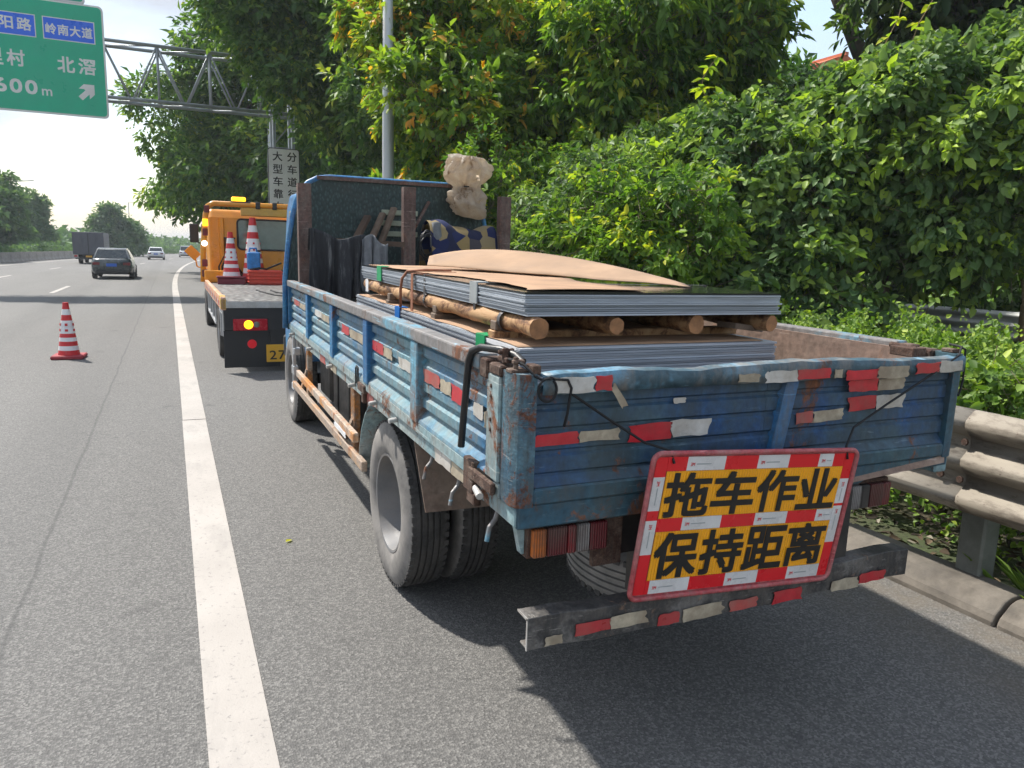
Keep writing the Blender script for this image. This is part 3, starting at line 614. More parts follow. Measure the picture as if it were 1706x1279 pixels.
for i, (mat, y0, y1, z0, z1) in enumerate([('tape_red_faded', 6.25, 5.95, 1.17, 1.21), ('tape_dirty', 5.94, 5.62, 1.165, 1.205), ('tape_white', 5.22, 4.95, 1.175, 1.215), ('tape_dirty', 4.94, 4.68, 1.17, 1.21),
        ('tape_red', 4.28, 4.08, 1.165, 1.212), ('tape_dirty', 4.06, 3.70, 1.16, 1.208), ('tape_red', 3.53, 3.32, 1.165, 1.212), ('tape_dirty', 3.31, 3.16, 1.165, 1.208), ('tape_white', 3.05, 2.84, 1.155, 1.20),
        ('tape_red_faded', 2.69, 2.50, 1.158, 1.205), ('tape_dirty', 2.49, 2.375, 1.155, 1.20), ('tape_red', 2.37, 2.235, 1.145, 1.20), ('tape_white', 2.16, 2.08, 1.14, 1.185), ('tape_dirty', 2.065, 1.965, 1.12, 1.175)]):
    stape(mat, y0, y1, z0, z1, i)
for i, (mat, y0, y1, z0, z1) in enumerate([('tape_red_faded', 3.66, 3.48, .892, .94), ('tape_white', 2.52, 2.35, .893, .942), ('tape_dirty', 2.34, 2.20, .895, .94), ('tape_red_faded', 5.0, 4.8, .892, .94), ('tape_dirty', 4.6, 4.42, .892, .938)]):
    part('reflective_tape', mat, sl, lambda m: jag(m, (Vector((XL + .012, 0, 0)), frL[1], frL[2], frL[3]), -y0, -y1, z0, z1, .001, .0022, 40 + i, .02))
# latches and rope hooks under the side board
def hook(y, kind):
    x = XL
    if kind == 'pin': part('latch_pin', 'galv_bright', sl, lambda m: m.tube([(x + .01, y, .925), (x - .028, y - .005, .92)], .011, 10), bevel=.002)
    elif kind == 'loop': part('rope_hook', 'rail_grey', sl, lambda m: m.tube([(x + .03, y, .895), (x + .02, y, .86), (x - .002, y - .01, .842), (x - .012, y - .015, .80)], .0075, 8))
    elif kind == 'ring': part('latch_loop', 'black_steel', sl, lambda m: m.tube([(x - .006, y + .02, .95), (x - .006, y + .02, 1.03), (x - .006, y, 1.045), (x - .006, y - .03, 1.04), (x - .006, y - .03, .95)], .005, 6))
for y, k in ((6.25, 'pin'), (5.35, 'pin'), (4.55, 'pin'), (3.9, 'pin'), (3.42, 'pin'), (3.05, 'pin'), (2.60, 'loop'), (2.30, 'loop'), (1.965, 'loop'), (3.78, 'ring')): hook(y, k)
part('hinge_bracket', 'rust', sl, lambda m: (m.box(XL - .012, XL + .014, 3.60, 3.74, .93, .972), m.box(XL - .01, XL + .012, 3.62, 3.66, .88, .93)), bevel=.004)
part('corner_latch', 'rust', sl, lambda m: (m.box(XL - .014, XL + .012, 2.075, 2.16, .905, 1.01), m.box(XL - .020, XL - .004, 1.91, 2.10, .955, .992), m.box(XL - .012, XL + .012, 2.06, 2.13, .87, .91)), bevel=.004)
part('latch_pin', 'galv_bright', sl, lambda m: m.tube([(XL - .012, 2.05, .935), (XL - .022, 1.99, .928)], .011, 10))
part('torn_edge', 'black_steel', lb, lambda m: jag(m, (Vector((XL - .0005, 0, 0)), frL[1], frL[2], frL[3]), -2.06, -1.95, .982, .998, .001, .002, 5, .02))

# tailgate
gate = part('tailgate', 'gate_rail', truck, lambda m: m.box(XL + .062, XR - .06, YT - .008, YT + .055, .955, 1.003), bevel=.006, label='dented shade-darkened blue tailgate hung with tape scraps')
def gprof():
    p = [(YT + .002, 1.004), (YT + .024, 1.03)]; z = 1.03
    for k in range(4): p += [(YT + .024, z + .006), (YT + .016, z + .013), (YT + .016, z + .055), (YT + .024, z + .062)]; z += .066
    return p + [(YT + .05, z), (YT + .05, 1.004)]
part('panel', 'gate_blue_shaded', gate, lambda m: m.prism(gprof(), 'x', XL + .06, 1.70))
part('panel', 'gate_blue_shaded', gate, lambda m: m.prism(gprof(), 'x', 1.701, XR - .055))
part('middle_rib', 'post_blue', gate, lambda m: m.add([(1.71, YT + .03, 1.0), (1.715, YT - .006, 1.0), (1.765, YT - .006, 1.0), (1.775, YT + .03, 1.0), (1.765, YT + .03, 1.30), (1.772, YT - .004, 1.30), (1.822, YT - .004, 1.30), (1.83, YT + .03, 1.30)],
     [(0, 1, 2, 3), (7, 6, 5, 4), (0, 4, 5, 1), (1, 5, 6, 2), (2, 6, 7, 3), (3, 7, 4, 0)]), bevel=.004)
def colm(x0, x1):
    return lambda m: m.prism([(x0, YT + .10), (x0 - .002, YT + .03), (x0 + .008, YT + .004), (x0 + .03, YT - .006), (x1, YT - .004), (x1, YT + .06), (x0 + .03, YT + .10)], 'z', .95, 1.328)
part('end_post', 'post_worn', gate, colm(XL + .004, XL + .062), smooth=35)
part('end_post', 'gate_rail', gate, lambda m: m.prism([(XR - .004, YT + .10), (XR - .002, YT + .03), (XR - .008, YT + .004), (XR - .03, YT - .006), (XR - .058, YT - .004), (XR - .058, YT + .06), (XR - .03, YT + .10)], 'z', .95, 1.335), smooth=35)
def lip(m):      # battered folded lip along the top
    rr = random.Random(3); n = 26; rows = []
    for i in range(n + 1):
        x = XL + .075 + (XR - .02 - XL - .075) * i / n; dz = rr.uniform(-.003, .003) + .006 * math.sin(i * .5) + (.006 if 8 < i < 15 else 0); dy = rr.uniform(-.003, .003)
        rows.append([(x, YT - .012 + dy, 1.272 + rr.uniform(-.002, .002)), (x, YT - .016 + dy, 1.312 + dz), (x, YT - .010 + dy, 1.324 + dz), (x, YT + .03 + dy, 1.327 + dz), (x, YT + .055, 1.318 + dz)])
    m.grid(rows)
part('top_lip', 'gate_lip', gate, lip, solid=.004, smooth=40)
frT = (Vector((0, YT, 0)), Vector((1, 0, 0)), Vector((0, 0, 1)), Vector((0, -1, 0)))
def gtape(mat, x0, x1, z0, z1, d, seed, rot=0): part('reflective_tape', mat, gate, lambda m: jag(m, frT, x0, x1, z0, z1, d, d + .0013, seed, .015, rot))
for i, (mat, x0, x1, z0, z1, d, rot) in enumerate([
        ('tape_red', .880, 1.017, 1.120, 1.155, -.011, 0), ('tape_dirty', 1.018, 1.152, 1.123, 1.156, -.011, 0), ('tape_red', 1.186, 1.336, 1.110, 1.162, -.011, 0), ('tape_white', 1.337, 1.478, 1.114, 1.167, -.011, 0),
        ('tape_white', .920, 1.045, 1.274, 1.318, .018, 0), ('tape_red', 1.046, 1.100, 1.277, 1.320, .018, 0), ('tape_white', 1.335, 1.378, 1.219, 1.236, -.009, 0), ('tape_dirty', 1.116, 1.136, 1.218, 1.296, .016, .62),
        ('tape_dirty', 1.552, 1.635, 1.278, 1.303, .018, 0), ('tape_white', 1.661, 1.788, 1.272, 1.308, .018, 0), ('tape_red', 1.789, 1.935, 1.277, 1.309, .018, 0), ('tape_dirty', 1.95, 1.985, 1.276, 1.304, .018, 0),
        ('tape_red', 2.006, 2.148, 1.264, 1.298, .018, 0), ('tape_dirty', 2.149, 2.298, 1.264, 1.306, .018, 0), ('tape_red', 2.336, 2.455, 1.275, 1.311, .018, 0), ('tape_white', 2.456, 2.572, 1.276, 1.315, .018, 0),
        ('tape_red', 2.035, 2.170, 1.222, 1.262, .0055, 0), ('tape_dirty', 2.171, 2.300, 1.222, 1.262, .0055, 0), ('tape_red', 2.061, 2.190, 1.152, 1.200, -.011, 0), ('tape_white', 2.191, 2.328, 1.150, 1.200, -.011, 0),
        ('tape_red_faded', 1.832, 1.905, 1.122, 1.160, -.011, .02), ('tape_dirty', 1.906, 2.038, 1.122, 1.160, -.011, .02)]):
    gtape(mat, x0, x1, z0, z1, d, 100 + i, rot)
part('corner_bolt', 'rust', gate, lambda m: (m.box(XL + .0, XL + .05, YT + .03, YT + .075, 1.325, 1.337), m.tube([(XL + .02, YT + .05, 1.33), (XL + .02, YT + .05, 1.37)], .008, 8), m.box(XL + .01, XL + .045, YT + .04, YT + .06, 1.35, 1.362),
     m.box(XL + .01, XL + .03, YT + .09, YT + .16, 1.345, 1.36), m.tube([(XL + .02, YT + .12, 1.34), (XL + .02, YT + .125, 1.385)], .011, 8), m.tube([(XL + .0, YT + .13, 1.372), (XL + .045, YT + .12, 1.378)], .008, 8), m.box(XL + .05, XL + .075, YT - .0, YT + .05, 1.326, 1.352)), bevel=.003)
part('corner_bolt', 'rust', gate, lambda m: (m.box(XR - .20, XR - .13, YT + .06, YT + .16, 1.318, 1.352), m.tube([(XR - .16, YT + .08, 1.345), (XR - .16, YT + .19, 1.35)], .012, 8)), bevel=.003)
part('corner_cap', 'rust', gate, lambda m: m.box(XR - .04, XR - .0, YT + .02, YT + .07, 1.335, 1.35), bevel=.003)

# tail lamps, under-rail, bumper
def tail_lamp(x0, widths, mats, label):
    o = part('tail_lamp', 'rust', truck, lambda m: m.box(x0, x0 + sum(widths) + .02, YT + .035, YT + .08, .778, .884), bevel=.004, label=label)
    x = x0 + .01
    for wd, mt in zip(widths, mats):
        part('lens', mt, o, lambda m: m.box(x + .001, x + wd - .001, YT + .012, YT + .034, .786, .873), bevel=.004); x += wd
tail_lamp(.875, (.045, .068, .03, .045, .06), ('lamp_amber', 'lamp_darkred', 'lamp_red', 'lamp_clear', 'lamp_darkred'), 'rear lamp cluster on the near side')
tail_lamp(2.06, (.06, .05, .04, .07, .035), ('lamp_darkred', 'lamp_clear', 'chassis', 'lamp_darkred', 'lamp_red'), 'rear lamp cluster near the kerb')
part('lamp_bracket', 'pale_teal', truck, lambda m: m.prism([(.845, .886), (.874, .886), (.874, .79), (.866, .79)], 'y', YT + .05, YT + .08))
part('rear_cross_plate', 'chassis', truck, lambda m: m.box(1.15, 2.06, YT + .06, YT + .075, .74, .885))
part('registration_bracket', 'rust', truck, lambda m: m.box(1.10, 1.20, YT + .04, YT + .058, .72, .884))
for x in (1.30, 2.0): part('bumper_bracket', 'chassis', truck, lambda m: m.box(x, x + .10, YT - .02, YT + .16, .56, .88), bevel=.005)
def bump(m):
    n = 14; rows = []
    pr = [(0, .098), (.066, .098), (.066, .090), (.006, .090), (.006, .008), (.05, .008), (.05, 0), (0, 0)]
    vs = []
    for i in range(n + 1):
        x = .845 + 1.54 * i / n; zb = .545 - .012 * math.sin(math.pi * i / n) + .004 * math.sin(i * 2.1) - (.0 if i < 12 else .004 * (i - 11)); yb = YT - .055 + (.012 * ((i - 11) / 3) if i > 11 else 0)
        vs += [(x, yb + a, zb + b) for a, b in pr]
    k = 8; m.add(vs, [tuple(range(k))[::-1], tuple(range(n * k, n * k + k))] + [(i * k + j, i * k + (j + 1) % k, (i + 1) * k + (j + 1) % k, (i + 1) * k + j) for i in range(n) for j in range(k)])
bp = part('rear_bumper', 'bumper', truck, bump, bevel=.002, label='scuffed black steel rear bumper with torn tape')
part('cut_end', 'galv_bright', bp, lambda m: (m.box(.8425, .8448, YT - .056, YT - .049, .545, .643), m.box(.8425, .8448, YT - .056, YT + .012, .636, .643)))
frB = (Vector((0, YT - .0565, 0)), Vector((1, 0, 0)), Vector((0, 0, 1)), Vector((0, -1, 0)))
for i, (mat, x0, x1, z0, z1) in enumerate([('tape_dirty', .90, .955, .565, .592), ('tape_red', 1.0, 1.11, .577, .612), ('tape_dirty', 1.112, 1.24, .575, .615), ('tape_red', 1.285, 1.36, .552, .59), ('tape_dirty', 1.38, 1.53, .55, .592), ('tape_red_faded', 1.56, 1.67, .55, .585),
        ('tape_red', 1.74, 1.86, .545, .588), ('tape_dirty', 2.0, 2.12, .545, .585), ('tape_red', 2.13, 2.25, .555, .59)]):
    part('reflective_tape', mat, bp, lambda m: jag(m, frB, x0, x1, z0 - .012, z1 - .012, .004, .0055, 200 + i, .03))

# wheels
def wheel_proto(w_=.215, Rr=.41):
    e = emp('wheel', None)
    rs = Rr / .41
    prof = [(.03, .235), (.012, .255), (.002, .30), (.004, .345), (.016, .385), (.026, .400), (.036, .407)]
    tr = []
    for k in range(4):
        x = .036 + (w_ - .072) * (k + 1) / 5; tr += [(x - .005, .410), (x - .004, .399), (x + .004, .399), (x + .005, .410)]
    full = prof + tr + [(w_ - a, r) for a, r in reversed(prof)]
    m = MB(); m.cur = 0; m.lathe([(a, r * rs) for a, r in full], (0, 0, 0), 'x', 72, closed=True)
    # sidewall faces get the dusty look
    n = 72; npf = len(full)
    for i in range(5): 
        for k in range(n): m.mi[i * n + k] = 1
    ty = m.build('tyre', ['rubber', 'dusty_rubber'], None, smooth=30); ty.parent = e
    blocks = MB()
    for k in range(60):
        a = 2 * math.pi * k / 60; c, s_ = math.cos(a), math.sin(a)
        blocks.obox((.030, c * .4035 * rs, s_ * .4035 * rs), (1, 0, 0), (0, -s_, c), (0, c, s_), .010, .013, .0055)
        blocks.obox((w_ - .030, c * .4035 * rs, s_ * .4035 * rs), (1, 0, 0), (0, -s_, c), (0, c, s_), .010, .013, .0055)
    b = blocks.build('shoulder_lugs', 'rubber', None); b.parent = e; b['kind'] = 'stuff'
    rim = MB().lathe([(.026, .248), (.016, .244), (.018, .232), (.05, .222), (.13, .205), (.15, .195), (.165, .16), (.150, .11), (.12, .10), (.10, .085), (.095, .0)], (0, 0, 0), 'x', 56, cap=False).build('rim', 'rim', None, smooth=35); rim.parent = e
    rim2 = MB().lathe([(.17, .10), (.19, .19), (w_ - .03, .24), (w_ - .028, .246)], (0, 0, 0), 'x', 40, cap=False).build('inner_rim', 'chassis', None, smooth=35); rim2.parent = e
    for k in range(6):
        a = 2 * math.pi * k / 6; nn = MB().lathe([(.135, .013), (.158, .013), (.162, .008), (.162, 0)], (0, math.cos(a) * .135, math.sin(a) * .135), 'x', 6).build('wheel_nut', 'rust', None); nn.parent = e
    return e
w0 = wheel_proto()
def place_wheel(loc, flip, first=False):
    o = w0 if first else copy_tree(w0); o.parent = truck; o.location = Vector(loc) - PIV; o.rotation_euler = (random.uniform(0, 6), 0, math.pi if flip else 0); return o
place_wheel((.868, 3.45, .41), False, True); place_wheel((1.112, 3.45, .41), False)
place_wheel((2.552, 3.45, .41), True); place_wheel((2.308, 3.45, .41), True)
fz = .41 - TILT * 3.8
place_wheel((.90, 7.25, fz), False); place_wheel((2.52, 7.25, fz), True)
part('rear_axle', 'chassis', truck, lambda m: (m.tube([(1.0, 3.45, .41), (2.4, 3.45, .41)], .07, 12), m.lathe([(-.16, .05), (-.1, .15), (0, .18), (.1, .15), (.16, .05)], (1.7, 3.45, .41), 'x', 20)), smooth=40)
part('front_axle', 'chassis', truck, lambda m: m.box(1.05, 2.4, 7.20, 7.30, fz - .05, fz + .04), bevel=.01)
for x in (1.36, 2.0): part('leaf_spring', 'chassis', truck, lambda m: m.prism([(2.75, .60), (3.1, .52), (3.45, .48), (3.8, .52), (4.15, .60), (4.15, .63), (3.8, .60), (3.45, .57), (3.1, .60), (2.75, .63)], 'x', x, x + .07))
sp = copy_tree(w0); sp.name = 'spare_wheel'; sp.parent = truck; sp.location = Vector((1.80, 2.42, .37)) - PIV; sp.rotation_euler = (0, R(-94), .5); sp['label'] = 'dusty spare wheel slung under the tail'
for ch in sp.children:
    if ch.name.startswith('tyre'): ch.data = ch.data.copy(); ch.data.materials[0] = M['dusty_rubber']
part('spare_carrier', 'chassis', truck, lambda m: m.box(1.4, 2.05, 2.40, 2.45, .60, .70))
part('mud_flap', 'flap', truck, lambda m: m.add([(.84, 2.86, .886), (.862, 2.76, .60), (1.36, 2.74, .60), (1.36, 2.84, .886), (.84, 2.868, .886), (.862, 2.768, .60), (1.36, 2.748, .60), (1.36, 2.848, .886)],
     [(0, 1, 2, 3), (7, 6, 5, 4), (0, 4, 5, 1), (1, 5, 6, 2), (2, 6, 7, 3), (3, 7, 4, 0)]))
part('mud_flap', 'flap', truck, lambda m: m.box(2.08, 2.58, 2.80, 2.81, .58, .886))
part('fender', 'pale_teal', truck, lambda m: m.grid([[(x, 3.45 + .56 * math.cos(a), .41 + .51 * math.sin(a)) for x in (.86, 1.0, 1.34)] for a in [R(v) for v in (2, 15, 30, 45, 58)]]), solid=.006, smooth=True)
part('fender_stay', 'rust', truck, lambda m: m.bar((.93, 4.02, .44), (.93, 4.02, .89), .03, .03))
# side guard
for y, mt in ((6.30, 'guard_orange'), (4.48, 'guard_orange')):
    part('guard_bracket', mt, truck, lambda m: (m.box(.925, .965, y - .05, y + .05, .40, .888), ), bevel=.004)
part('guard_rail', 'guard_orange', truck, lambda m: m.box(.838, .872, 4.05, 6.30, .562, .618), bevel=.005)
part('guard_rail', 'guard_worn', truck, lambda m: m.add([(.84, 3.84, .455), (.872, 3.84, .455), (.872, 3.84, .512), (.84, 3.84, .512), (.84, 6.55, .425), (.872, 6.55, .425), (.872, 6.55, .482), (.84, 6.55, .482)],
     [(0, 1, 2, 3), (7, 6, 5, 4), (0, 4, 5, 1), (1, 5, 6, 2), (2, 6, 7, 3), (3, 7, 4, 0)]), bevel=.005)
part('guard_strut', 'guard_worn', truck, lambda m: (m.bar((.875, 6.28, .44), (.925, 6.28, .62), .05, .02), m.bar((.875, 4.48, .47), (.93, 4.48, .60), .05, .02)))
part('torn_tape', 'white_tag', truck, lambda m: jag(m, (Vector((.837, 0, 0)), frL[1], frL[2], frL[3]), -4.6, -4.25, .54, .572, 0, .002, 77, .06))
tk = part('fuel_tank', 'black_plastic', truck, lambda m: m.box(.98, 1.30, 4.60, 5.45, .42, .80), bevel=.05, seg=3)
part('tank_strap', 'chassis', tk, lambda m: (m.box(.972, 1.305, 4.80, 4.84, .412, .806), m.box(.972, 1.305, 5.2, 5.24, .412, .806)))
part('battery_box', 'chassis', truck, lambda m: m.box(1.0, 1.3, 5.65, 6.1, .46, .84), bevel=.02)
part('cab_step', 'chrome', truck, lambda m: (m.box(.855, .90, 6.62, 6.74, .38, .44), m.box(.855, .90, 6.60, 6.72, .52, .60), m.bar((.87, 6.66, .40), (.87, 6.62, .92), .03, .03), m.box(.86, .92, 6.58, 6.66, .70, .76)), bevel=.006)

# headboard
HB = YF - .03
hpts = [(XL - .03, .95), (XL - .02, 1.36), (XL + .01, 1.64), (XL + .05, 1.88), (XL + .08, 1.99), (XL + .12, 2.08), (XL + .18, 2.15), (XL + .26, 2.192), (XL + .36, 2.205)]
hp2 = [(XL + XR - a, b) for a, b in reversed(hpts)]
head = part('headboard', 'tread_panel', truck, lambda m: m.prism([(a + (.02 if a < 1.5 else -.02), b - .01) for a, b in hpts + hp2], 'y', HB, HB + .012), label='dark teal headboard with rounded blue tube frame')
part('tube_frame', 'cab_blue', head, lambda m: m.tube([(a, HB + .015, b) for a, b in hpts + hp2], .022, 12), smooth=True)
part('top_edge', 'stake', head, lambda m: m.bar((XL + .25, HB - .008, 2.195), (XR - .25, HB - .008, 2.195), .02, .03))
for i, z in enumerate((1.94, 1.85, 1.76)): part('slat', plain('pale_slat_paint', (.33, .36, .26), .6) if i == 0 else bpy.data.materials['pale_slat_paint'], head, lambda m: m.box(1.60, 1.92, HB - .022, HB - .002, z - .022, z + .022), bevel=.003)
part('white_scrape', 'white_tag', head, lambda m: m.bar((.925, HB - .012, 1.86), (.985, HB - .012, 2.08), .012, .018))
part('brace', 'stake', head, lambda m: m.bar((1.78, HB - .02, 1.62), (2.02, HB - .02, 2.05), .04, .02))
for x, zt, lab in ((.892, 2.11, 'dark stake post at the near side'), (1.725, 2.13, 'brown stake post mid bed'), (2.575, 2.10, 'brown stake post at the kerb side')):
    part('stake_post', 'stake', truck, lambda m: (m.box(x - .05, x + .05, 6.02, 6.026, 1.0, zt), m.box(x - .05, x - .044, 6.026, 6.10, 1.0, zt), m.box(x + .044, x + .05, 6.026, 6.10, 1.0, zt)), label=lab, bevel=.002)
part('crossbar', 'dark_wood', truck, lambda m: m.bar((.94, 5.99, 1.69), (1.67, 5.99, 1.67), .035, .04))
# cab
cab = part('cab', 'cab_blue', truck, lambda m: m.prism([(6.66, .62), (6.66, 2.02), (6.78, 2.12), (7.75, 2.12), (7.95, 2.02), (8.28, 1.40), (8.32, 1.05), (8.32, .50), (7.62, .50), (7.55, .70), (7.40, .88), (7.12, .88), (6.95, .70), (6.88, .62)], 'x', XL + .19, XR - .19), bevel=.04, seg=3, label='blue forward cab ahead of the headboard')
part('side_window', 'glass', cab, lambda m: m.prism([(6.95, 1.42), (6.95, 1.96), (7.70, 1.96), (7.98, 1.42)], 'x', XL + .182, XL + .192))
part('side_window', 'glass', cab, lambda m: m.prism([(6.95, 1.42), (6.95, 1.96), (7.70, 1.96), (7.98, 1.42)], 'x', XR - .192, XR - .182))
part('windscreen', 'glass', cab, lambda m: m.add([(XL + .25, 7.975, 2.0), (XR - .25, 7.975, 2.0), (XR - .25, 8.275, 1.43), (XL + .25, 8.275, 1.43)], [(0, 1, 2, 3)]), solid=.01)
part('front_bumper', 'black_plastic', cab, lambda m: m.box(XL + .18, XR - .18, 8.30, 8.42, .42, .68), bevel=.03)
part('door_handle', 'black_plastic', cab, lambda m: m.box(XL + .172, XL + .188, 7.0, 7.12, 1.30, 1.33))
truck.rotation_euler = (TILT, 0, 0)

# bent pipe hooked over the side board
pip = thing('hooked_pipe', 'black bent pipe hooked over the left drop side at the tail', 'pipe', (.85, 1.95, 1.36))
m = MB(); pts = [(.858, 1.865, 1.352), (.852, 1.90, 1.366), (.835, 1.96, 1.374), (.806, 2.05, 1.371), (.79, 2.085, 1.355), (.786, 2.10, 1.325), (.785, 2.107, 1.28), (.783, 2.125, 1.16), (.781, 2.14, 1.045)]
m.tube(pts, .0115, 12).build('bent_tube', 'black_steel', pip, smooth=40); seat(pip)

# ------------------------------------------------------------------ load
def stack(name, label, x0, x1, y0, y1, z0, z1, n, top, yaw=0, xt=0):
    t = thing(name, label, 'metal sheets', ((x0 + x1) / 2, y0, z0), 'bundles of steel sheets on the truck bed'); rr = random.Random(len(label)); h = (z1 - z0) / n
    for i in range(n):
        dx, dy = rr.uniform(-.006, .006), rr.uniform(-.011, .007)
        part('sheet', 'sheet' if i < n - 1 else top, t, lambda m: m.box(x0 + dx, x1 + dx, y0 + dy, y1 + dy, z0 + i * h, z0 + (i + 1) * h - .0016))
    return t
SX0, SX1, SY0, SY1 = 1.155, 2.372, 2.50, 5.22
up_st = stack('sheet_bundle', 'upper strapped bundle of grey steel sheets lying on round logs', SX0, SX1, SY0, SY1, 1.418, 1.508, 11, 'sheet_top')
lo_st = stack('sheet_bundle', 'lower bundle of grey steel sheets half hidden behind the tailgate', SX0 - .03, SX1 - .02, SY0 - .02, SY1 + .05, 1.165, 1.302, 14, 'sheet')
def strap(st, y, mat, x0, z0, z1, xr, wd=.05, grd=True):
    part('strap', 'band', st, lambda m: (m.box(x0 - .0035, x0 - .0015, y - .012, y + .012, z0 - .02, z1 + .002), m.box(x0 - .0035, xr + .003, y - .012, y + .012, z1 + .0018, z1 + .0034), m.box(xr + .0015, xr + .0035, y - .012, y + .012, z0 - .02, z1 + .002), m.box(x0 - .0035, xr + .003, y - .012, y + .012, z0 - .022, z0 - .0205)))
    if grd: part('corner_protector', mat, st, lambda m: (m.box(x0 - .010, x0 - .004, y - wd, y + wd, z1 - .085, z1 + .009), m.box(x0 - .010, x0 + .045, y - wd, y + wd, z1 + .0045, z1 + .009)), bevel=.003)
strap(up_st, 4.70, 'guard_green', SX0, 1.418, 1.508, SX1, .055); strap(up_st, 3.02, 'guard_grey', SX0, 1.418, 1.508, SX1, .045)
strap(up_st, 3.75, 'guard_grey', SX0, 1.418, 1.508, SX1, .045, False)
strap(lo_st, 4.15, 'guard_blue', SX0 - .03, 1.165, 1.302, SX1 - .02, .05); strap(lo_st, 2.85, 'guard_green', SX0 - .03, 1.165, 1.302, SX1 - .02, .05)
part('film_edge', 'white_tag', lo_st, lambda m: jag(m, (Vector((SX0 - .032, 0, 0)), frL[1], frL[2], frL[3]), -2.80, -2.50, 1.285, 1.303, .001, .002, 8, .05))
part('paper_slip', 'white_tag', up_st, lambda m: jag(m, (Vector((SX0 - .006, 0, 0)), frL[1], frL[2], frL[3]), -5.08, -5.0, 1.335, 1.415, .001, .002, 9, .02))
seat(up_st, R(.35)); seat(lo_st, R(.3))
LOGX = [(SX0 + .035, 'nearest'), (1.545, ''), (1.935, ''), (2.335, 'farthest')]
loglab = ['long pale pine log under the near edge of the upper bundle', 'second pine log from the near side, dark end under the bundle', 'third pine log, orange cut end under the upper bundle', 'pine log under the kerb-side edge of the upper bundle']
for i, (lx, _) in enumerate(LOGX):
    lg = thing('pine_log', loglab[i], 'log', (lx, SY0, 1.376), 'logs under the upper sheet bundle'); rr = random.Random(i); n = 34; dy = (-.05, .0, .01, .0)[i]
    pts = [(lx + .010 * math.sin(k * .8 + i), SY0 + dy + (SY1 - SY0 + .05) * k / n, 1.376 + .0025 * math.sin(k * 1.3)) for k in range(n + 1)]
    m = MB().tube(pts, [.0385 + rr.uniform(-.006, .0025) for k in range(n + 1)], 14, cap=True)
    m.v = [(a + rr.uniform(-.0022, .0022), b, c + rr.uniform(-.0022, .0022)) for a, b, c in m.v]
    m.mi[-1] = m.mi[-2] = 1; m.build('stem', ['pine', 'pine_end'], lg, smooth=40)
    if i == 0:
        for yb in (2.74, 3.75): part('strap_band', 'band', lg, lambda q: q.lathe([(yb - .014, .0435), (yb + .014, .0435), (yb + .014, .0415), (yb - .014, .0415)], (lx, 0, 1.376), 'y', 18, closed=True))
    seat(lg, R(.33))
for i, (y, lab) in enumerate(((2.78, 'wooden batten under the logs nearest the tailgate'), (3.55, 'wooden batten under the middle of the logs'), (4.45, 'wooden batten under the logs towards the headboard'))):
    bt = thing('wooden_batten', lab, 'batten', (1.7, y, 1.318), 'battens between the two bundles')
    part('timber', 'old_wood' if i else 'pine', bt, lambda m: m.box(SX0 - .02, SX1 - .01, y - .035, y + .035, 1.304, 1.336), bevel=.004)
    part('end_block', 'old_wood', bt, lambda m: m.box(SX0 - .012, SX0 + .03, y - .03, y + .03, 1.3365, 1.375), bevel=.004); seat(bt, R(.33))
for i, (y, lab) in enumerate(((2.9, 'square timber bearer under the lower bundle near the tail'), (4.8, 'square timber bearer under the lower bundle near the headboard'))):
    bt = thing('timber_bearer', lab, 'timber'  , (1.7, y, 1.0), 'bearers on the bed floor'); part('timber', 'old_wood', bt, lambda m: m.box(SX0, SX1, y - .07, y + .07, 1.001, 1.164 ), bevel=.006); seat(bt)

# cardboard on the load
def curved_sheet(name, label, mat, fn, nu, nv, th):
    t = thing(name, label, 'cardboard', fn(0, 0)); P = [[fn(i / nu, j / nv) for j in range(nv + 1)] for i in range(nu + 1)]
    MB().grid(P).build('sheet', mat, t, solid=th, smooth=True); return t
def bez(P, u):
    P = [Vector(p) for p in P]
    while len(P) > 1: P = [P[i].lerp(P[i + 1], u) for i in range(len(P) - 1)]
    return P[0]
def cb(u, v):     # raised cardboard lying askew, far side lifted
    n_ = Vector((1.37, 4.40, 1.548)).lerp(Vector((2.18, 2.86, 1.519)), u) + Vector((.01 * math.sin(23 * u) + .006 * math.sin(61 * u), 0, .004 * math.sin(9 * u) ** 2)); f_ = bez([(1.42, 4.52, 1.600), (1.95, 5.0, 1.70), (2.15, 3.9, 1.65), (2.27, 3.05, 1.526)], u)
    p = n_.lerp(f_, v); p.z += .012 * math.sin(math.pi * v) * math.sin(math.pi * u); return tuple(p)
seat(curved_sheet('cardboard_sheet', 'raised curling brown cardboard sheet on top of the upper bundle', 'card', cb, 34, 8, .004), R(.3))
def kp_(u, v):
    y = 2.56 + 2.55 * u; xl = SX0 + .03 + .10 * max(0, math.sin(u * 5.2)) * (u < .75) + .02 * math.sin(23 * u) + .01 * math.sin(51 * u); xr = 1.72 + .35 * u + .03 * math.sin(19 * u)
    return (xl + (xr - xl) * v, y, 1.5115 + .004 * max(0, math.sin(11 * u + 3 * v)))
seat(curved_sheet('kraft_paper', 'torn flat brown kraft paper covering the upper bundle', 'kraft', kp_, 60, 6, .0015), R(.33))
def kq_(u, v):
    y = 2.50 + 2.7 * u; return (SX0 - .025 + (SX1 - SX0 - .05) * v + .008 * math.sin(31 * u) * (v == 0), y, 1.3035 + .002 * max(0, math.sin(13 * u)) * (1 - v))
seat(curved_sheet('kraft_paper', 'brown kraft paper lying between the lower bundle and the logs', 'kraft', kq_, 40, 4, .0012), R(.3))
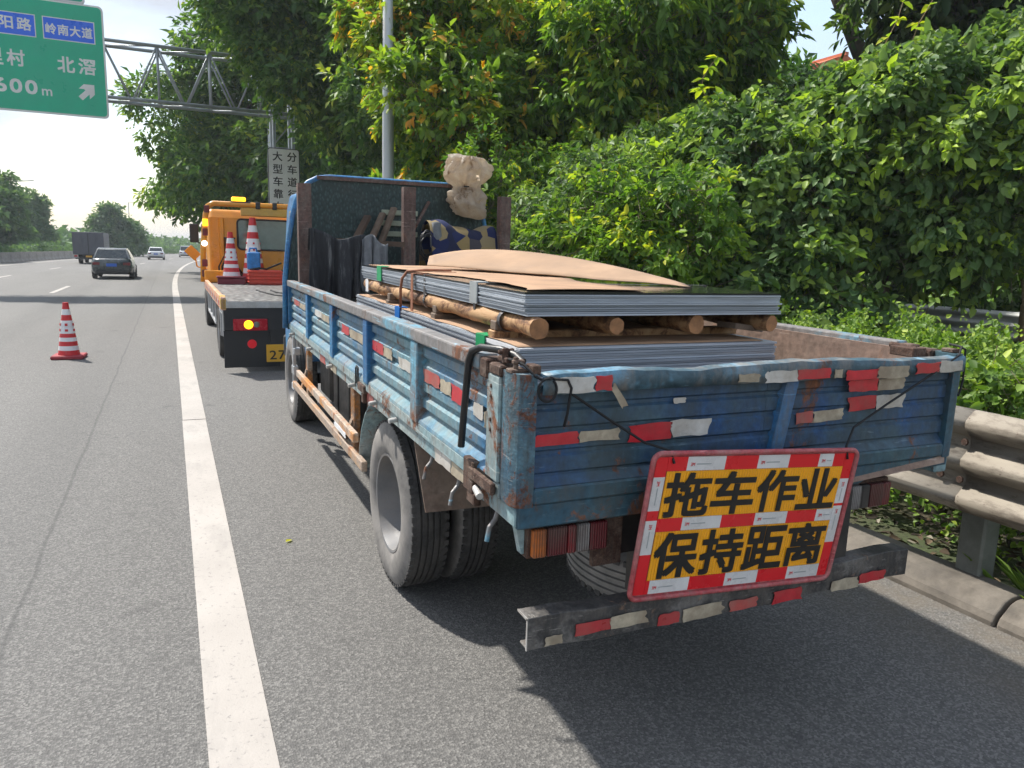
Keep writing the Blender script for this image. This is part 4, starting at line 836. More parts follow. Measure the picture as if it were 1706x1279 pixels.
# brown webbing looped round the upper bundle
wb = thing('webbing_strap', 'rusty brown webbing loop hanging over the bundle at mid length', 'strap', (SX0, 3.95, 1.5))
m = MB(); m.bar((SX0 - .016, 3.93, 1.27), (SX0 - .016, 3.93, 1.515), .004, .04, (0, 1, 0)); m.bar((SX0 - .016, 3.93, 1.515), (SX0 + .25, 3.99, 1.523), .035, .004)
m.build('flat_strap', 'ratchet', wb)
part('hose_loop', 'ratchet', wb, lambda m: m.tube([(SX0 + .25, 4.06, 1.528), (SX0 + .10, 4.05, 1.53), (SX0 + .0, 4.08, 1.52), (SX0 - .024, 4.10, 1.48), (SX0 - .03, 4.11, 1.42), (SX0 - .03, 4.11, 1.29)], .008, 8), smooth=True)
seat(wb, R(.3))
# plank offcut at far rear
oc = thing('timber_offcut', 'pale timber offcut lying beyond the logs by the far drop side', 'timber', (2.2, 2.6, 1.34)); part('board', 'old_wood', oc, lambda m: m.obox((2.27, 2.62, 1.352), (.96, .2, -.12), (-.2, .97, 0), (.1, 0, 1), .10, .05, .012)); seat(oc, 0)

# black cloth over the crossbar
def drape(name, label, mat, x0, x1, ztop, zbot, yf, yb, seed, cat='cloth', back=.25):
    t = thing(name, label, cat, ((x0 + x1) / 2, (yf + yb) / 2, zbot)); rr = random.Random(seed); ph = [rr.uniform(0, 6) for _ in range(6)]; nu, nv = 60, 26; P = []
    for i in range(nu + 1):
        u = i / nu; row = []
        for j in range(nv + 1):
            v = j / nv; x = x0 + (x1 - x0) * u; fold = (math.sin(u * 21 + ph[0]) * .6 + math.sin(u * 37 + ph[1] + v) * .35 + math.sin(u * 9 + ph[2]) * .5)
            zt = ztop + .03 * math.sin(u * 7 + ph[3]) - .04 * u
            if v < back: f = v / back; y = yb + (yf - yb) * f * .5; z = zt - (1 - f) * .18; amp = .01
            else:
                f = (v - back) / (1 - back); y = yf - .03 * f; z = zt - f * (ztop - zbot) * (1 + .12 * math.sin(u * 13 + ph[4])); amp = .012 + .04 * f
            row.append((x + .02 * math.sin(v * 6 + u * 15) * v, y - fold * amp - .02, z))
        P.append(row)
    MB().grid(P).build('fabric', mat, t, solid=.003, smooth=True); return t
seat(drape('shade_cloth', 'black shade cloth draped in folds by the dark stake post', 'cloth', .90, 1.34, 1.76, 1.20, 5.93, 6.0, 4))
seat(drape('grey_cloth', 'grey woven cloth hanging next to the black shade cloth', 'grey_cloth', 1.30, 1.52, 1.735, 1.34, 5.925, 5.99, 9))
# planks leaning against the headboard
for i, (p, q, wd, lab) in enumerate((((1.30, 6.30, 1.62), (1.47, 6.41, 1.90), .07, 'dark short plank leaning on the headboard, leftmost of three'), ((1.44, 6.32, 1.62), (1.60, 6.41, 1.93), .06, 'grey-brown plank leaning on the headboard, middle of three'), ((1.53, 6.33, 1.60), (1.70, 6.42, 1.98), .06, 'grey-brown plank leaning behind the middle stake post'))):
    base = Vector(p) + (Vector(p) - Vector(q)).normalized() * .70
    t = thing('leaning_plank', lab, 'plank', tuple(base), 'planks leaning on the headboard'); part('board', 'dark_wood' if i == 0 else 'old_wood', t, lambda m: m.bar(base, q, wd, .03), bevel=.003); seat(t)
# blanket heap and cable
bl = thing('patterned_blanket', 'dark blue and gold patterned blanket heaped against the headboard', 'blanket', (2.25, 6.2, 1.0))
P = []
for i in range(31):
    u = i / 30; row = []
    for j in range(21):
        v = j / 20; x = 1.93 + .60 * u; a = math.pi * v; y = 6.24 - .19 * math.cos(a) * (1 + .1 * math.sin(7 * u)); z = 1.0 + (.86 + .03 * math.sin(6 * u + 1) - .02 * u) * (math.sin(a) ** .35 if 0 < v < 1 else 0) + .01 * math.sin(19 * u + 8 * v)
        row.append((x, y, z))
    P.append(row)
m = MB().grid(P); m.build('cover', 'blanket', bl, solid=.01, smooth=True); seat(bl)
cbx = thing('cable_coil', 'loose dark cable coil hanging right of the middle stake post', 'cable', (1.9, 6.05, 1.0)); pts = []
for k in range(60): a = k * .42; pts.append((1.90 + .06 * math.cos(a) * (1 + .2 * math.sin(k)), 6.10 + .02 * math.sin(k * .7), 1.70 + .10 * math.sin(a) - .001 * k))
MB().tube(pts + [(1.93, 6.1, 1.5), (1.92, 6.1, 1.2), (1.92, 6.1, 1.005)], .006, 6).build('cable', 'black_plastic', cbx, smooth=True)
part('hung_sack', 'grey_cloth', cbx, lambda m: m.lathe([(1.62, .02), (1.66, .05), (1.75, .055), (1.82, .035), (1.86, .04), (1.87, .0)], (1.985, 6.12, 0), 'z', 14), smooth=True); seat(cbx)
# plastic bag on the headboard's kerb-side corner
bag = thing('plastic_bag', 'crumpled dirty translucent plastic bag tied to the headboard top', 'plastic bag', (2.33, 6.36, 1.95))
def crumple(blobs, seed, amp=.02):
    from mathutils import noise as N_
    bm = bmesh.new()
    for (c, r) in blobs: bmesh.ops.create_icosphere(bm, subdivisions=3, radius=1, matrix=Matrix.Translation(c) @ Matrix.Diagonal((*r, 1)))
    me = bpy.data.meshes.new('tmp'); bm.to_mesh(me); bm.free(); o = bpy.data.objects.new('tmp', me); COL.objects.link(o)
    md = o.modifiers.new('r', 'REMESH'); md.mode = 'VOXEL'; md.voxel_size = .0075; bpy.context.view_layer.update()
    m2 = bpy.data.meshes.new_from_object(o.evaluated_get(bpy.context.evaluated_depsgraph_get())); bm = bmesh.new(); bm.from_mesh(m2); bpy.data.objects.remove(o); bpy.data.meshes.remove(me); bpy.data.meshes.remove(m2)
    bmesh.ops.smooth_vert(bm, verts=bm.verts, factor=.5, use_axis_x=True, use_axis_y=True, use_axis_z=True); bm.normal_update()
    nrm = [v.normal.copy() for v in bm.verts]
    for v, n_ in zip(bm.verts, nrm):
        q = v.co + Vector((seed, 0, 0)); w_ = N_.noise_vector(q * 5) * .06; p = Vector((q.x * 1.0, q.y, q.z * .6)) + w_
        d = .9 * N_.noise(p * 7) - 1.5 * abs(N_.noise(p * 11)) - .8 * abs(N_.noise(p * 23)) + .3; v.co += n_ * d * amp
    return bm
def bm_part(name, bm, mat, parent):
    me = bpy.data.meshes.new(name); o_ = org(parent)
    for v in bm.verts: v.co -= o_
    bm.to_mesh(me); bm.free(); me.materials.append(M[mat]); me.shade_smooth(); o = bpy.data.objects.new(name, me); COL.objects.link(o); o.parent = parent; return o
def bagmesh():
    from mathutils import noise as N_
    prof = [(1.925, .02), (1.93, .07), (1.95, .125), (1.99, .165), (2.04, .18), (2.09, .172), (2.13, .155), (2.165, .13), (2.19, .12), (2.21, .128), (2.24, .16), (2.28, .195), (2.33, .212), (2.38, .205), (2.42, .175), (2.45, .12), (2.455, .06), (2.44, .01)]
    rr = random.Random(4); nth = 120; ks = [(5, .9), (8, .8), (13, .8), (21, .5)]; ph = [rr.uniform(0, 6.28) for _ in ks]; P = []; fine = []
    for i in range(len(prof) - 1):
        for j in range(5): f = j / 5; fine.append((prof[i][0] + (prof[i + 1][0] - prof[i][0]) * f, prof[i][1] + (prof[i + 1][1] - prof[i][1]) * f))
    for z, r_ in fine:
        nk = math.exp(-((z - 2.19) / .05) ** 2); amp = .085 + .10 * nk; row = []
        for k in range(nth + 1):
            th = 2 * math.pi * (k % nth) / nth; w_ = sum(a * math.sin(q * th + p + 2.2 * math.sin(z * 9 + q)) for (q, a), p in zip(ks, ph)) / 2.0
            q = Vector((math.cos(th) * r_, math.sin(th) * r_, z)); nz = N_.noise(q * 9 + Vector((2, 5, 0))) * .28 - .35 * abs(N_.noise(q * 17)); rad = r_ * (1 + amp * w_ + nz * (.6 + r_ * 2))
            dz = .03 * N_.noise(q * 6); row.append((2.335 + .065 * (1 - (z - 1.92) / .24 if z < 2.16 else 0) * .9 + rad * math.cos(th) * 1.02, 6.355 + rad * math.sin(th) * .72, z + dz))
        P.append(row)
    return P
MB().grid(bagmesh()).build('film', 'bag', bag, smooth=True)
part('tie', 'rope', bag, lambda m: m.tube([(2.25, 6.34, 2.19), (2.32, 6.27, 2.185), (2.40, 6.33, 2.195), (2.42, 6.40, 2.20), (2.38, 6.49, 2.19)], .006, 6))
seat(bag)

# ------------------------------------------------------------------ warning board on the tailgate
SC = Vector((1.583, 1.712, .8335)); sU = Vector((.80, .0, -.055)).normalized(); sV0 = Vector((.0, -.045, .47)); sV = (sV0 - sU * sU.dot(sV0)).normalized(); sN = sU.cross(sV); sN = sN if sN.y < 0 else -sN
SW, SH = .80, .462; O = SC - sU * SW / 2 - sV * SH / 2; fr = (O, sU, sV, sN)
wbd = thing('warning_board', 'red and amber reflective towing warning board hung on the tailgate', 'warning sign', tuple(O + sU * SW / 2))
def rrect(w_, h_, r, n=5):
    pts = []
    for cx, cy, a0 in ((w_ - r, h_ - r, 0), (r, h_ - r, 90), (r, r, 180), (w_ - r, r, 270)):
        pts += [(cx + r * math.cos(R(a0 + 90 * k / n)), cy + r * math.sin(R(a0 + 90 * k / n))) for k in range(n + 1)]
    return pts
def extr(m, fr, pts, n0, n1):
    O, U, V, N = fr; n = len(pts); P = [O + U * a + V * b + N * n0 for a, b in pts] + [O + U * a + V * b + N * n1 for a, b in pts]
    m.add(P, [tuple(range(n))[::-1], tuple(range(n, 2 * n))] + [(i, (i + 1) % n, n + (i + 1) % n, n + i) for i in range(n)])
part('back_plate', 'sign_frame', wbd, lambda m: extr(m, fr, rrect(SW, SH, .028), -.010, 0))
pts = [O + sU * a + sV * b + sN * .003 for a, b in rrect(SW, SH, .028)]; part('frame_tube', 'sign_frame', wbd, lambda m: m.tube(pts + [pts[0]], .008, 8, False), smooth=True)
def strip(u0, u1, v0, v1, cuts, first, vertical=False):
    c = [0] + cuts + [1]; col = first
    for a, b in zip(c[:-1], c[1:]):
        mat = 'sign_red' if col else 'sign_white'
        if vertical: q = (u0, u1, v0 + (v1 - v0) * a, v0 + (v1 - v0) * b)
        else: q = (u0 + (u1 - u0) * a, u0 + (u1 - u0) * b, v0, v1)
        o = part('red_tape' if col else 'white_tape', mat, wbd, lambda m: fbox(m, fr, *q, .0005, .0022))
        if not col:     # tiny printed marks on the white tape
            L_ = (q[3] - q[2]) if vertical else (q[1] - q[0])
            if L_ > .06:
                f_ = (fr[0] + fr[1] * (q[0] + .014) + fr[2] * (q[3] - .012), -fr[2], fr[1], fr[3]) if vertical else (fr[0] + fr[1] * (q[0] + .012) + fr[2] * (q[2] + .014), fr[1], fr[2], fr[3])
                put_text('tape_print', '3M', 'sign_red', o, f_, 0, .015, 0, .011, .0025, .01); part('tape_print', 'guard_grey', o, lambda m: fbox(m, f_, .022, min(.075, L_ - .02), .004, .0075, .0023, .0026))
        col = not col
B_ = .052
strip(B_, SW - B_, SH - .055, SH - .012, [.10, .30, .48, .66, .84, .93], True)
strip(B_, SW - B_, .014, .058, [.02, .23, .43, .62, .80], True)
strip(B_, SW - B_, .217, .258, [.13, .34, .53, .72, .90], True)
strip(.012, B_ - .001, .014, SH - .012, [.30, .55, .62, .86], True, True); strip(SW - B_ + .001, SW - .012, .014, SH - .012, [.28, .58, .60, .80], True, True)
def ribs(v0, v1):
    def f(m):
        O, U, V, N = fr; n = 70; row = []
        for i in range(n * 2 + 1):
            u = B_ + .001 + (SW - 2 * B_ - .002) * i / (2 * n); d = .0012 if i % 2 else .0032; row.append([O + U * u + V * v0 + N * d, O + U * u + V * v1 + N * d])
        m.grid(row)
    return f
part('amber_panel', 'sign_yellow', wbd, ribs(.259, SH - .056)); part('amber_panel', 'sign_yellow', wbd, ribs(.059, .216))
for k, ch in enumerate('拖车作业'): put_text('character', ch, 'ink', wbd, fr, .060 + k * .172, .060 + k * .172 + .164, .262, .402, .0045, .025)
for k, ch in enumerate('保持距离'): put_text('character', ch, 'ink', wbd, fr, .060 + k * .172, .060 + k * .172 + .164, .062, .213, .0045, .025)
# cords that hold it
def cord(label, pts, r=.004):
    t = thing('cord', label, 'cord', tuple(pts[0])); MB().tube(pts, r, 7).build('strand', 'rope', t, smooth=True); return t
tl = O + sU * .07 + sV * (SH - .03) + sN * .008; trr = O + sU * (SW - .045) + sV * (SH - .03) + sN * .008
cord('black cord from the left tailgate corner to the warning board', [tl, tl + Vector((-.005, .015, .035)), (1.22, 1.768, 1.10), (1.10, 1.776, 1.175), (.97, 1.780, 1.26), (.925, 1.774, 1.300), (.905, 1.772, 1.306), (.880, 1.775, 1.300), (.862, 1.784, 1.31), (.842, 1.81, 1.337), (.83, 1.85, 1.345), (.825, 1.91, 1.342), (.835, 1.93, 1.352)])
cord('short black cord end dangling in a loop on the tailgate', [(.915, 1.770, 1.302), (.955, 1.766, 1.298), (.968, 1.768, 1.275), (.962, 1.775, 1.20), (.955, 1.778, 1.165)])
lp = [(.905 + .028 * math.cos(a) - .01, 1.768, 1.272 + .032 * math.sin(a)) for a in np.linspace(1.2, 7.2, 20)]; cord('small round loop of black cord by the left tailgate corner', lp, .0035)
cord('black cord from the kerb-side tailgate corner to the warning board', [trr, trr + Vector((.002, .012, .04)), (2.06, 1.768, 1.088), (2.20, 1.770, 1.155), (2.42, 1.772, 1.255), (2.56, 1.778, 1.318), (2.60, 1.80, 1.345), (2.60, 1.85, 1.35)])
cord('black cord end hanging outside the kerb-side tailgate corner', [(2.60, 1.82, 1.348), (2.622, 1.80, 1.335), (2.628, 1.80, 1.28), (2.63, 1.80, 1.22), (2.622, 1.80, 1.18), (2.60, 1.79, 1.165)])

# ------------------------------------------------------------------ tow truck
TX, TY = .447, 10.3
tow = thing('tow_truck', 'orange flatbed tow truck with amber beacon parked ahead of the cargo truck', 'tow truck', (TX, TY, 0))
part('deck', 'tread', tow, lambda m: m.box(TX + .06, TX + 2.24, TY - .02, TY + 5.75, .885, .945), bevel=.006)
for x, lab in ((TX, 'deck edge with red and white tape'), (TX + 2.24, None)):
    o = part('deck_edge', 'tow_side', tow, lambda m: m.box(x, x + .06, TY - .02, TY + 5.75, .83, 1.0), bevel=.008)
    for k in range(18):
        part('reflective_tape', 'tape_red' if k % 2 else 'tape_white', o, lambda m: m.box(x - .003, x - .001, TY + .05 + k * .31, TY + .05 + k * .31 + .2, .87, .93))
part('deck_end_cap', 'tow_yellow', tow, lambda m: m.prism([(TY - .02, .84), (TY + .25, .94), (TY + .25, 1.01), (TY + .06, 1.01), (TY - .02, .97)], 'x', TX - .004, TX + .064), bevel=.004)
part('rear_beam', 'black_plastic', tow, lambda m: m.box(TX + .03, TX + 2.27, TY, TY + .10, .56, .882), bevel=.008)
part('deck_lip', 'galv_bright', tow, lambda m: m.box(TX + .06, TX + 2.24, TY - .03, TY - .021, .86, .94))
for x in (TX + .02, TX + 1.58): part('rear_mud_flap', 'black_plastic', tow, lambda m: m.box(x, x + .70, TY + .02, TY + .035, .07, .56), bevel=.004)
def tlamp(x):
    o = part('tail_lamp', 'tow_lens', tow, lambda m: m.box(x, x + .43, TY - .022, TY, .56, .715), bevel=.008)
    part('lens_bezel', 'black_plastic', o, lambda m: (m.box(x - .012, x + .442, TY - .012, TY - .0005, .715, .730), m.box(x - .012, x + .442, TY - .012, TY - .0005, .545, .560)))
    part('amber_light', 'lit_amber', o, lambda m: m.lathe([(TY - .030, .0), (TY - .029, .05), (TY - .0225, .058)], (x + .19, 0, .64), 'y', 20))
    part('clear_light', 'lamp_clear', o, lambda m: m.lathe([(TY - .028, .0), (TY - .027, .035), (TY - .0225, .04)], (x + .29, 0, .64), 'y', 18))
tlamp(TX + .14); tlamp(TX + 1.72)
part('round_reflector', 'glow_reflector', tow, lambda m: m.lathe([(TY + .006, .0), (TY + .007, .055), (TY + .0185, .06)], (TX + .37, 0, .38), 'y', 20))  # a reflector, no lamp: a weak glow is added to its red
pl = part('number_plate', 'plate_yellow', tow, lambda m: m.box(TX + .545, TX + 1.02, TY - .012, TY - .004, .135, .37), bevel=.004)
part('plate_bracket', 'black_plastic', tow, lambda m: m.box(TX + .60, TX + .98, TY - .003, TY + .02, .15, .57))
frP = (Vector((TX + .545, TY - .013, .135)), Vector((1, 0, 0)), Vector((0, 0, 1)), Vector((0, -1, 0)))
put_text('plate_digit', '2', 'ink', pl, frP, .04, .13, .035, .155, .001, .012); put_text('plate_digit', '7', 'ink', pl, frP, .155, .245, .035, .155, .001, .012)
for x in (TX + .7, TX + 1.4): part('chassis_rail', 'chassis', tow, lambda m: m.box(x, x + .1, TY + .1, TY + 7.6, .55, .80))
def small_wheel(r, w_, y):
    for x, f in ((TX + .03, 0), (TX + .28, 0), (TX + 2.27, 1), (TX + 2.02, 1)):
        e = emp('wheel', tow, (x - TX, y - TY, r)); e.rotation_euler.z = math.pi * f
        for nm, mt, pr in (('tyre', 'rubber', [(.02, r * .6), (.0, r * .75), (.01, r * .95), (.04, r), (w_ - .04, r), (w_, r * .9), (w_ - .02, r * .6)]), ('rim', 'chrome', [(.018, r * .6), (.10, r * .5), (.11, r * .25), (.05, r * .22), (.05, 0)])):
            o = MB().lathe(pr, (0, 0, 0), 'x', 32, closed=nm == 'tyre', cap=False).build(nm, mt, None, smooth=40); o.parent = e
small_wheel(.40, .22, TY + 1.75)
small_wheel(.40, .22, TY + 6.75)
part('side_skirt', 'chrome', tow, lambda m: (m.box(TX + .03, TX + .06, TY + 2.4, TY + 5.2, .78, .83), m.box(TX + .03, TX + .06, TY + 2.4, TY + 5.2, .42, .47), *[m.box(TX + .03, TX + .058, TY + 2.45 + k * .9, TY + 2.52 + k * .9, .47, .78) for k in range(4)]), bevel=.004)
part('rear_guard', 'chrome', tow, lambda m: (m.box(TX + .03, TX + .06, TY + .3, TY + 1.2, .74, .80), m.box(TX + .03, TX + .06, TY + .30, TY + .36, .45, .74), m.box(TX + .03, TX + .06, TY + .9, TY + .96, .40, .74)), bevel=.004)
part('fuel_tank', 'chassis', tow, lambda m: m.box(TX + .12, TX + .5, TY + 2.7, TY + 4.2, .40, .76), bevel=.04)
# headache frame and cab
YC = TY + 5.75
tcab = part('cab', 'tow_orange', tow, lambda m: m.prism([(YC + .15, .80), (YC + .15, 2.22), (YC + .28, 2.38), (YC + 1.2, 2.42), (YC + 1.55, 2.25), (YC + 1.95, 1.45), (YC + 2.0, .55), (YC + 1.3, .55), (YC + 1.15, .85), (YC + .8, .92), (YC + .5, .80)], 'x', TX + .12, TX + 2.12), bevel=.07, seg=3, label='orange cab seen from behind')
part('rear_window', 'reflect_glass', tcab, lambda m: extr(m, (Vector((TX + .66, YC + .149, 1.60)), Vector((1, 0, 0)), Vector((0, 0, 1)), Vector((0, -1, 0))), rrect(1.0, .60, .08), 0, .006))
part('window_seal', 'black_plastic', tcab, lambda m: m.tube([(TX + .66 + a, YC + .140, 1.60 + b) for a, b in rrect(1.0, .60, .08)] + [(TX + 1.66, YC + .140, 2.12)], .02, 6, False))
for k, (a, b) in enumerate(((.30, .42), (1.75, 1.87))): part('cab_rib', 'tow_orange', tcab, lambda m: m.prism([(TX + a, YC + .16), (TX + a + .03, YC + .10), (TX + b - .03, YC + .10), (TX + b, YC + .16)], 'z', .95, 2.20))
part('exhaust_stack', 'black_plastic', tow, lambda m: (m.tube([(TX + .50, YC + .06, .95), (TX + .50, YC + .06, 1.82)], .085, 14), m.lathe([(1.80, .11), (1.83, .11), (1.84, .0)], (TX + .5, YC + .06, 0), 'z', 14)), smooth=40)
fr_ = part('head_frame', 'tow_orange', tow, lambda m: m.tube([(TX - .02, YC - .05, .95), (TX + .0, YC - .05, 1.6), (TX + .07, YC - .05, 2.25), (TX + .12, YC - .05, 2.42), (TX + .22, YC - .05, 2.475), (TX + 2.02, YC - .05, 2.475), (TX + 2.13, YC - .05, 2.40), (TX + 2.24, YC - .05, 1.6), (TX + 2.26, YC - .05, .95)], .055, 10), smooth=True)
part('light_beam', 'tow_yellow', fr_, lambda m: m.box(TX + .72, TX + 2.0, YC - .09, YC + .05, 2.26, 2.42), bevel=.015)
for x in (TX + 1.0, TX + 1.32, TX + 1.64): part('clamp', 'black_plastic', fr_, lambda m: m.box(x, x + .09, YC - .11, YC + .05, 2.40, 2.54), bevel=.01)
for x in (TX + .56, TX + 1.88): part('beacon', 'lit_amber', fr_, lambda m: m.box(x, x + .26, YC - .08, YC + .08, 2.535, 2.62), bevel=.02, seg=2)
part('beacon_foot', 'black_plastic', fr_, lambda m: m.box(TX + .54, TX + .90, YC - .09, YC + .09, 2.51, 2.535))
for z, mt in ((2.36, 'lamp_red'), (2.10, 'lit_amber'), (1.92, 'lamp_red'), (1.70, 'lit_white'), (1.32, 'lamp_red'), (1.12, 'lamp_red')):
    x = TX + (.09 if z > 2.2 else .06 * (z - .9) / 1.3)
    if mt == 'lit_white': part('work_light', mt, fr_, lambda m: m.lathe([(YC - .125, .0), (YC - .12, .05), (YC - .09, .055)], (x - .01, 0, z), 'y', 16))
    else: part('marker_lamp', mt, fr_, lambda m: m.box(x - .05, x + .05, YC - .125, YC - .10, z - .07, z + .07), bevel=.01)
part('mirror', 'black_plastic', tcab, lambda m: (m.box(TX - .20, TX - .02, YC + 1.75, YC + 1.83, 1.72, 2.12), m.bar((TX - .08, YC + 1.8, 1.75), (TX + .12, YC + 1.7, 1.65), .03, .03)), bevel=.02)
part('mirror_back', 'tow_orange', tcab, lambda m: (m.obox((TX - .16, YC + 1.70, 1.50), (.7, 0, -.7), (.7, 0, .7), (0, 1, 0), .14, .10, .02), m.bar((TX - .12, YC + 1.70, 1.45), (TX - .08, YC + 1.72, 1.20), .03, .03), m.bar((TX - .08, YC + 1.72, 1.20), (TX + .14, YC + 1.72, 1.16), .03, .03)), bevel=.01)
part('tool_locker', 'tow_orange', tow, lambda m: m.box(TX + .0, TX + .55, YC - .35, YC - .06, .95, 1.18), bevel=.01)
for x in (TX + .02, TX + .40): part('deck_strap', 'rope', tow, lambda m: m.tube([(TX + .4 + x * .6, TY + 2.6, .952), (TX + .5 + x * .5, TY + 1.9, .955), (TX + .35 + x, TY + 1.3, .952), (TX + .7 + x * .7, TY + .7, .953), (TX + .9 + x, TY + .35, .952)], .012, 6), smooth=True)
tow.rotation_euler.z = .006

part('winch_drum', 'chassis', tow, lambda m: (m.tube([(TX + .85, YC - .22, 1.08), (TX + 1.45, YC - .22, 1.08)], .09, 14), m.lathe([(TX + .83, .14), (TX + .85, .14)], (0, YC - .22, 1.08), 'x', 16), m.lathe([(TX + 1.45, .14), (TX + 1.47, .14)], (0, YC - .22, 1.08), 'x', 16)), smooth=40)
for k in range(3): part('hydraulic_hose', 'rope', tow, lambda m: m.tube([(TX + .30 + k * .05, YC + .04, .96), (TX + .28 + k * .06, YC + .05, 1.25), (TX + .38 + k * .05, YC + .07, 1.45), (TX + .55 + k * .04, YC + .06, 1.25), (TX + .7 + k * .05, YC - .1, 1.0)], .016, 7), smooth=True)
# traffic cones
def cone(label, loc, h=.75, group='red and white traffic cones'):
    t = thing('traffic_cone', label, 'cone', loc, group); x, y, z = loc; b = .20 * h / .75
    part('base', 'cone_base', t, lambda m: m.prism([(x - b * 1.0, y - b * .9), (x + b * .9, y - b * 1.0), (x + b * 1.0, y + b * .9), (x - b * .9, y + b * 1.0)], 'z', z + .001, z + .05 * h / .75), bevel=.012)
    bands = [(.05, .15, 'cone_red'), (.15, .23, 'cone_white'), (.23, .31, 'cone_red'), (.31, .38, 'cone_white'), (.38, .45, 'cone_red'), (.45, .68, 'cone_white'), (.68, .78, 'cone_red'), (.78, .88, 'cone_white'), (.88, 1.0, 'cone_red')]
    rad = lambda f: (.138 - .105 * f) * h / .75
    for a, c, mt in bands:
        pr = [(z + a * h, rad(a)), (z + c * h, rad(c))] + ([(z + h, .012)] if c == 1.0 else [])
        part('red_band' if mt == 'cone_red' else 'white_band', mt, t, lambda m: m.lathe(pr, (x, y, 0), 'z', 28), smooth=40)
    for k in range(3):
        a = R(200 + k * 70); rr_ = rad(.565) + .002
        part('band_mark', 'cone_red', t, lambda m: (m.obox((x + rr_ * math.cos(a), y + rr_ * math.sin(a), z + .61 * h), (-math.sin(a), math.cos(a), 0), (0, 0, 1), (math.cos(a), math.sin(a), 0), .017, .018, .004), m.obox((x + (rr_ + .008) * math.cos(a), y + (rr_ + .008) * math.sin(a), z + .51 * h), (-math.sin(a), math.cos(a), 0), (0, 0, 1), (math.cos(a), math.sin(a), 0), .019, .016, .004)))
    return t
cone('red and white striped cone standing alone in the open lane', (-1.53, 12.25, .0), .80)
cone('striped cone standing on the tow truck deck beside the exhaust stack', (.885, YC - .65, .946), .98)
cone('striped cone half hidden behind the blue bundle on the tow truck', (1.33, YC - .25, .946), 1.28)
# things on the tow deck
t = thing('maroon_box', 'flat maroon box under the striped cone on the tow deck', 'box', (.75, YC - .5, .946)); part('lid', 'maroon', t, lambda m: m.box(.60, 1.12, YC - 1.05, YC - .84, 1.06, 1.10), bevel=.01); part('body', 'maroon', t, lambda m: m.box(.62, 1.10, YC - 1.03, YC - .86, .947, 1.06), bevel=.008)
t = thing('red_crate', 'bright red ribbed plastic crate on the tow truck deck', 'crate', (1.5, YC - .9, .946))
part('body', 'red_crate', t, lambda m: m.box(1.18, 1.78, YC - 1.05, YC - .65, .947, 1.22), bevel=.01)
for k in range(4): part('rib', 'red_crate', t, lambda m: m.box(1.165, 1.795, YC - 1.065, YC - .635, .98 + k * .065, 1.0 + k * .065), bevel=.004)
part('hose', 'rope', t, lambda m: m.tube([(1.2, YC - 1.0, 1.23), (1.35, YC - 1.05, 1.26), (1.5, YC - .95, 1.24), (1.62, YC - 1.0, 1.30), (1.78, YC - .9, 1.36)], .018, 8), smooth=True)
t = thing('blue_jug', 'blue plastic jug standing on the red crate of the tow truck', 'jug', (1.28, YC - .85, 1.22))
part('body', 'blue_bundle', t, lambda m: m.box(1.16, 1.40, YC - .95, YC - .75, 1.222, 1.56), bevel=.04, seg=3); part('handle', 'blue_bundle', t, lambda m: m.tube([(1.20, YC - .85, 1.55), (1.22, YC - .85, 1.63), (1.33, YC - .85, 1.63), (1.35, YC - .85, 1.55)], .018, 8), smooth=True)
part('cap', 'black_plastic', t, lambda m: m.lathe([(1.56, .03), (1.60, .03), (1.60, 0)], (1.385, YC - .85, 0), 'z', 12))

# ------------------------------------------------------------------ gantry with road signs
GY = 31.0
gan = thing('sign_gantry', 'grey steel truss gantry spanning the road above the traffic', 'gantry', (3.85, GY, 0))
for x in (3.50, 4.20):
    for y in (GY, GY + .9): part('column', 'truss', gan, lambda m: m.tube([(x, y, -.1), (x, y, 8.9)], .07, 10), smooth=True)
for k in range(9):
    z = .6 + k * 1.0; part('column_brace', 'truss', gan, lambda m: m.bar((3.5, GY, z), (4.2, GY, z + (.9 if k % 2 else 0)), .05, .05)); part('column_brace', 'truss', gan, lambda m: m.bar((3.5, GY + .9, z), (4.2, GY + .9, z + (0 if k % 2 else .9)), .05, .05))
for y in (GY, GY + .9):
    for z in (6.76, 8.66): part('chord', 'truss', gan, lambda m: m.tube([(4.25, y, z), (-14, y, z)], .062, 10), smooth=True)
for k in range(10):
    xa = 3.05 - k * 1.75
    for y in (GY, GY + .9):
        part('web_strut', 'truss', gan, lambda m: m.tube([(xa, y, 6.76), (xa, y, 8.66)], .038, 8), smooth=True)
        for s_ in (-1, 1): part('web_diagonal', 'truss', gan, lambda m: m.tube([(xa, y, 8.66), (xa + s_ * .84, y, 6.76)], .032, 8), smooth=True)
    for z in (6.76, 8.66): part('cross_lacing', 'truss', gan, lambda m: m.tube([(xa, GY, z), (xa - 1.75, GY + .9, z)], .026, 6), smooth=True); part('cross_tie', 'truss', gan, lambda m: m.tube([(xa, GY, z), (xa, GY + .9, z)], .026, 6), smooth=True)
def board_sign(name, label, cat, x0, x1, z0, z1, y, face, rim, r=.15, grp=None):
    t = thing(name, label, cat, ((x0 + x1) / 2, y, z0), grp); f = (Vector((x0, y, z0)), Vector((1, 0, 0)), Vector((0, 0, 1)), Vector((0, -1, 0))); w_, h_ = x1 - x0, z1 - z0
    part('backing', 'sgn_back', t, lambda m: extr(m, f, rrect(w_, h_, r), -.08, 0)); part('border', rim, t, lambda m: extr(m, f, rrect(w_, h_, r), .001, .004))
    b = .055 if rim == 'sgn_white' else .03
    f2 = (Vector((x0 + b, y, z0 + b)), f[1], f[2], f[3]); part('face', face, t, lambda m: extr(m, f2, rrect(w_ - 2 * b, h_ - 2 * b, r * .8), .0045, .007)); return t, f
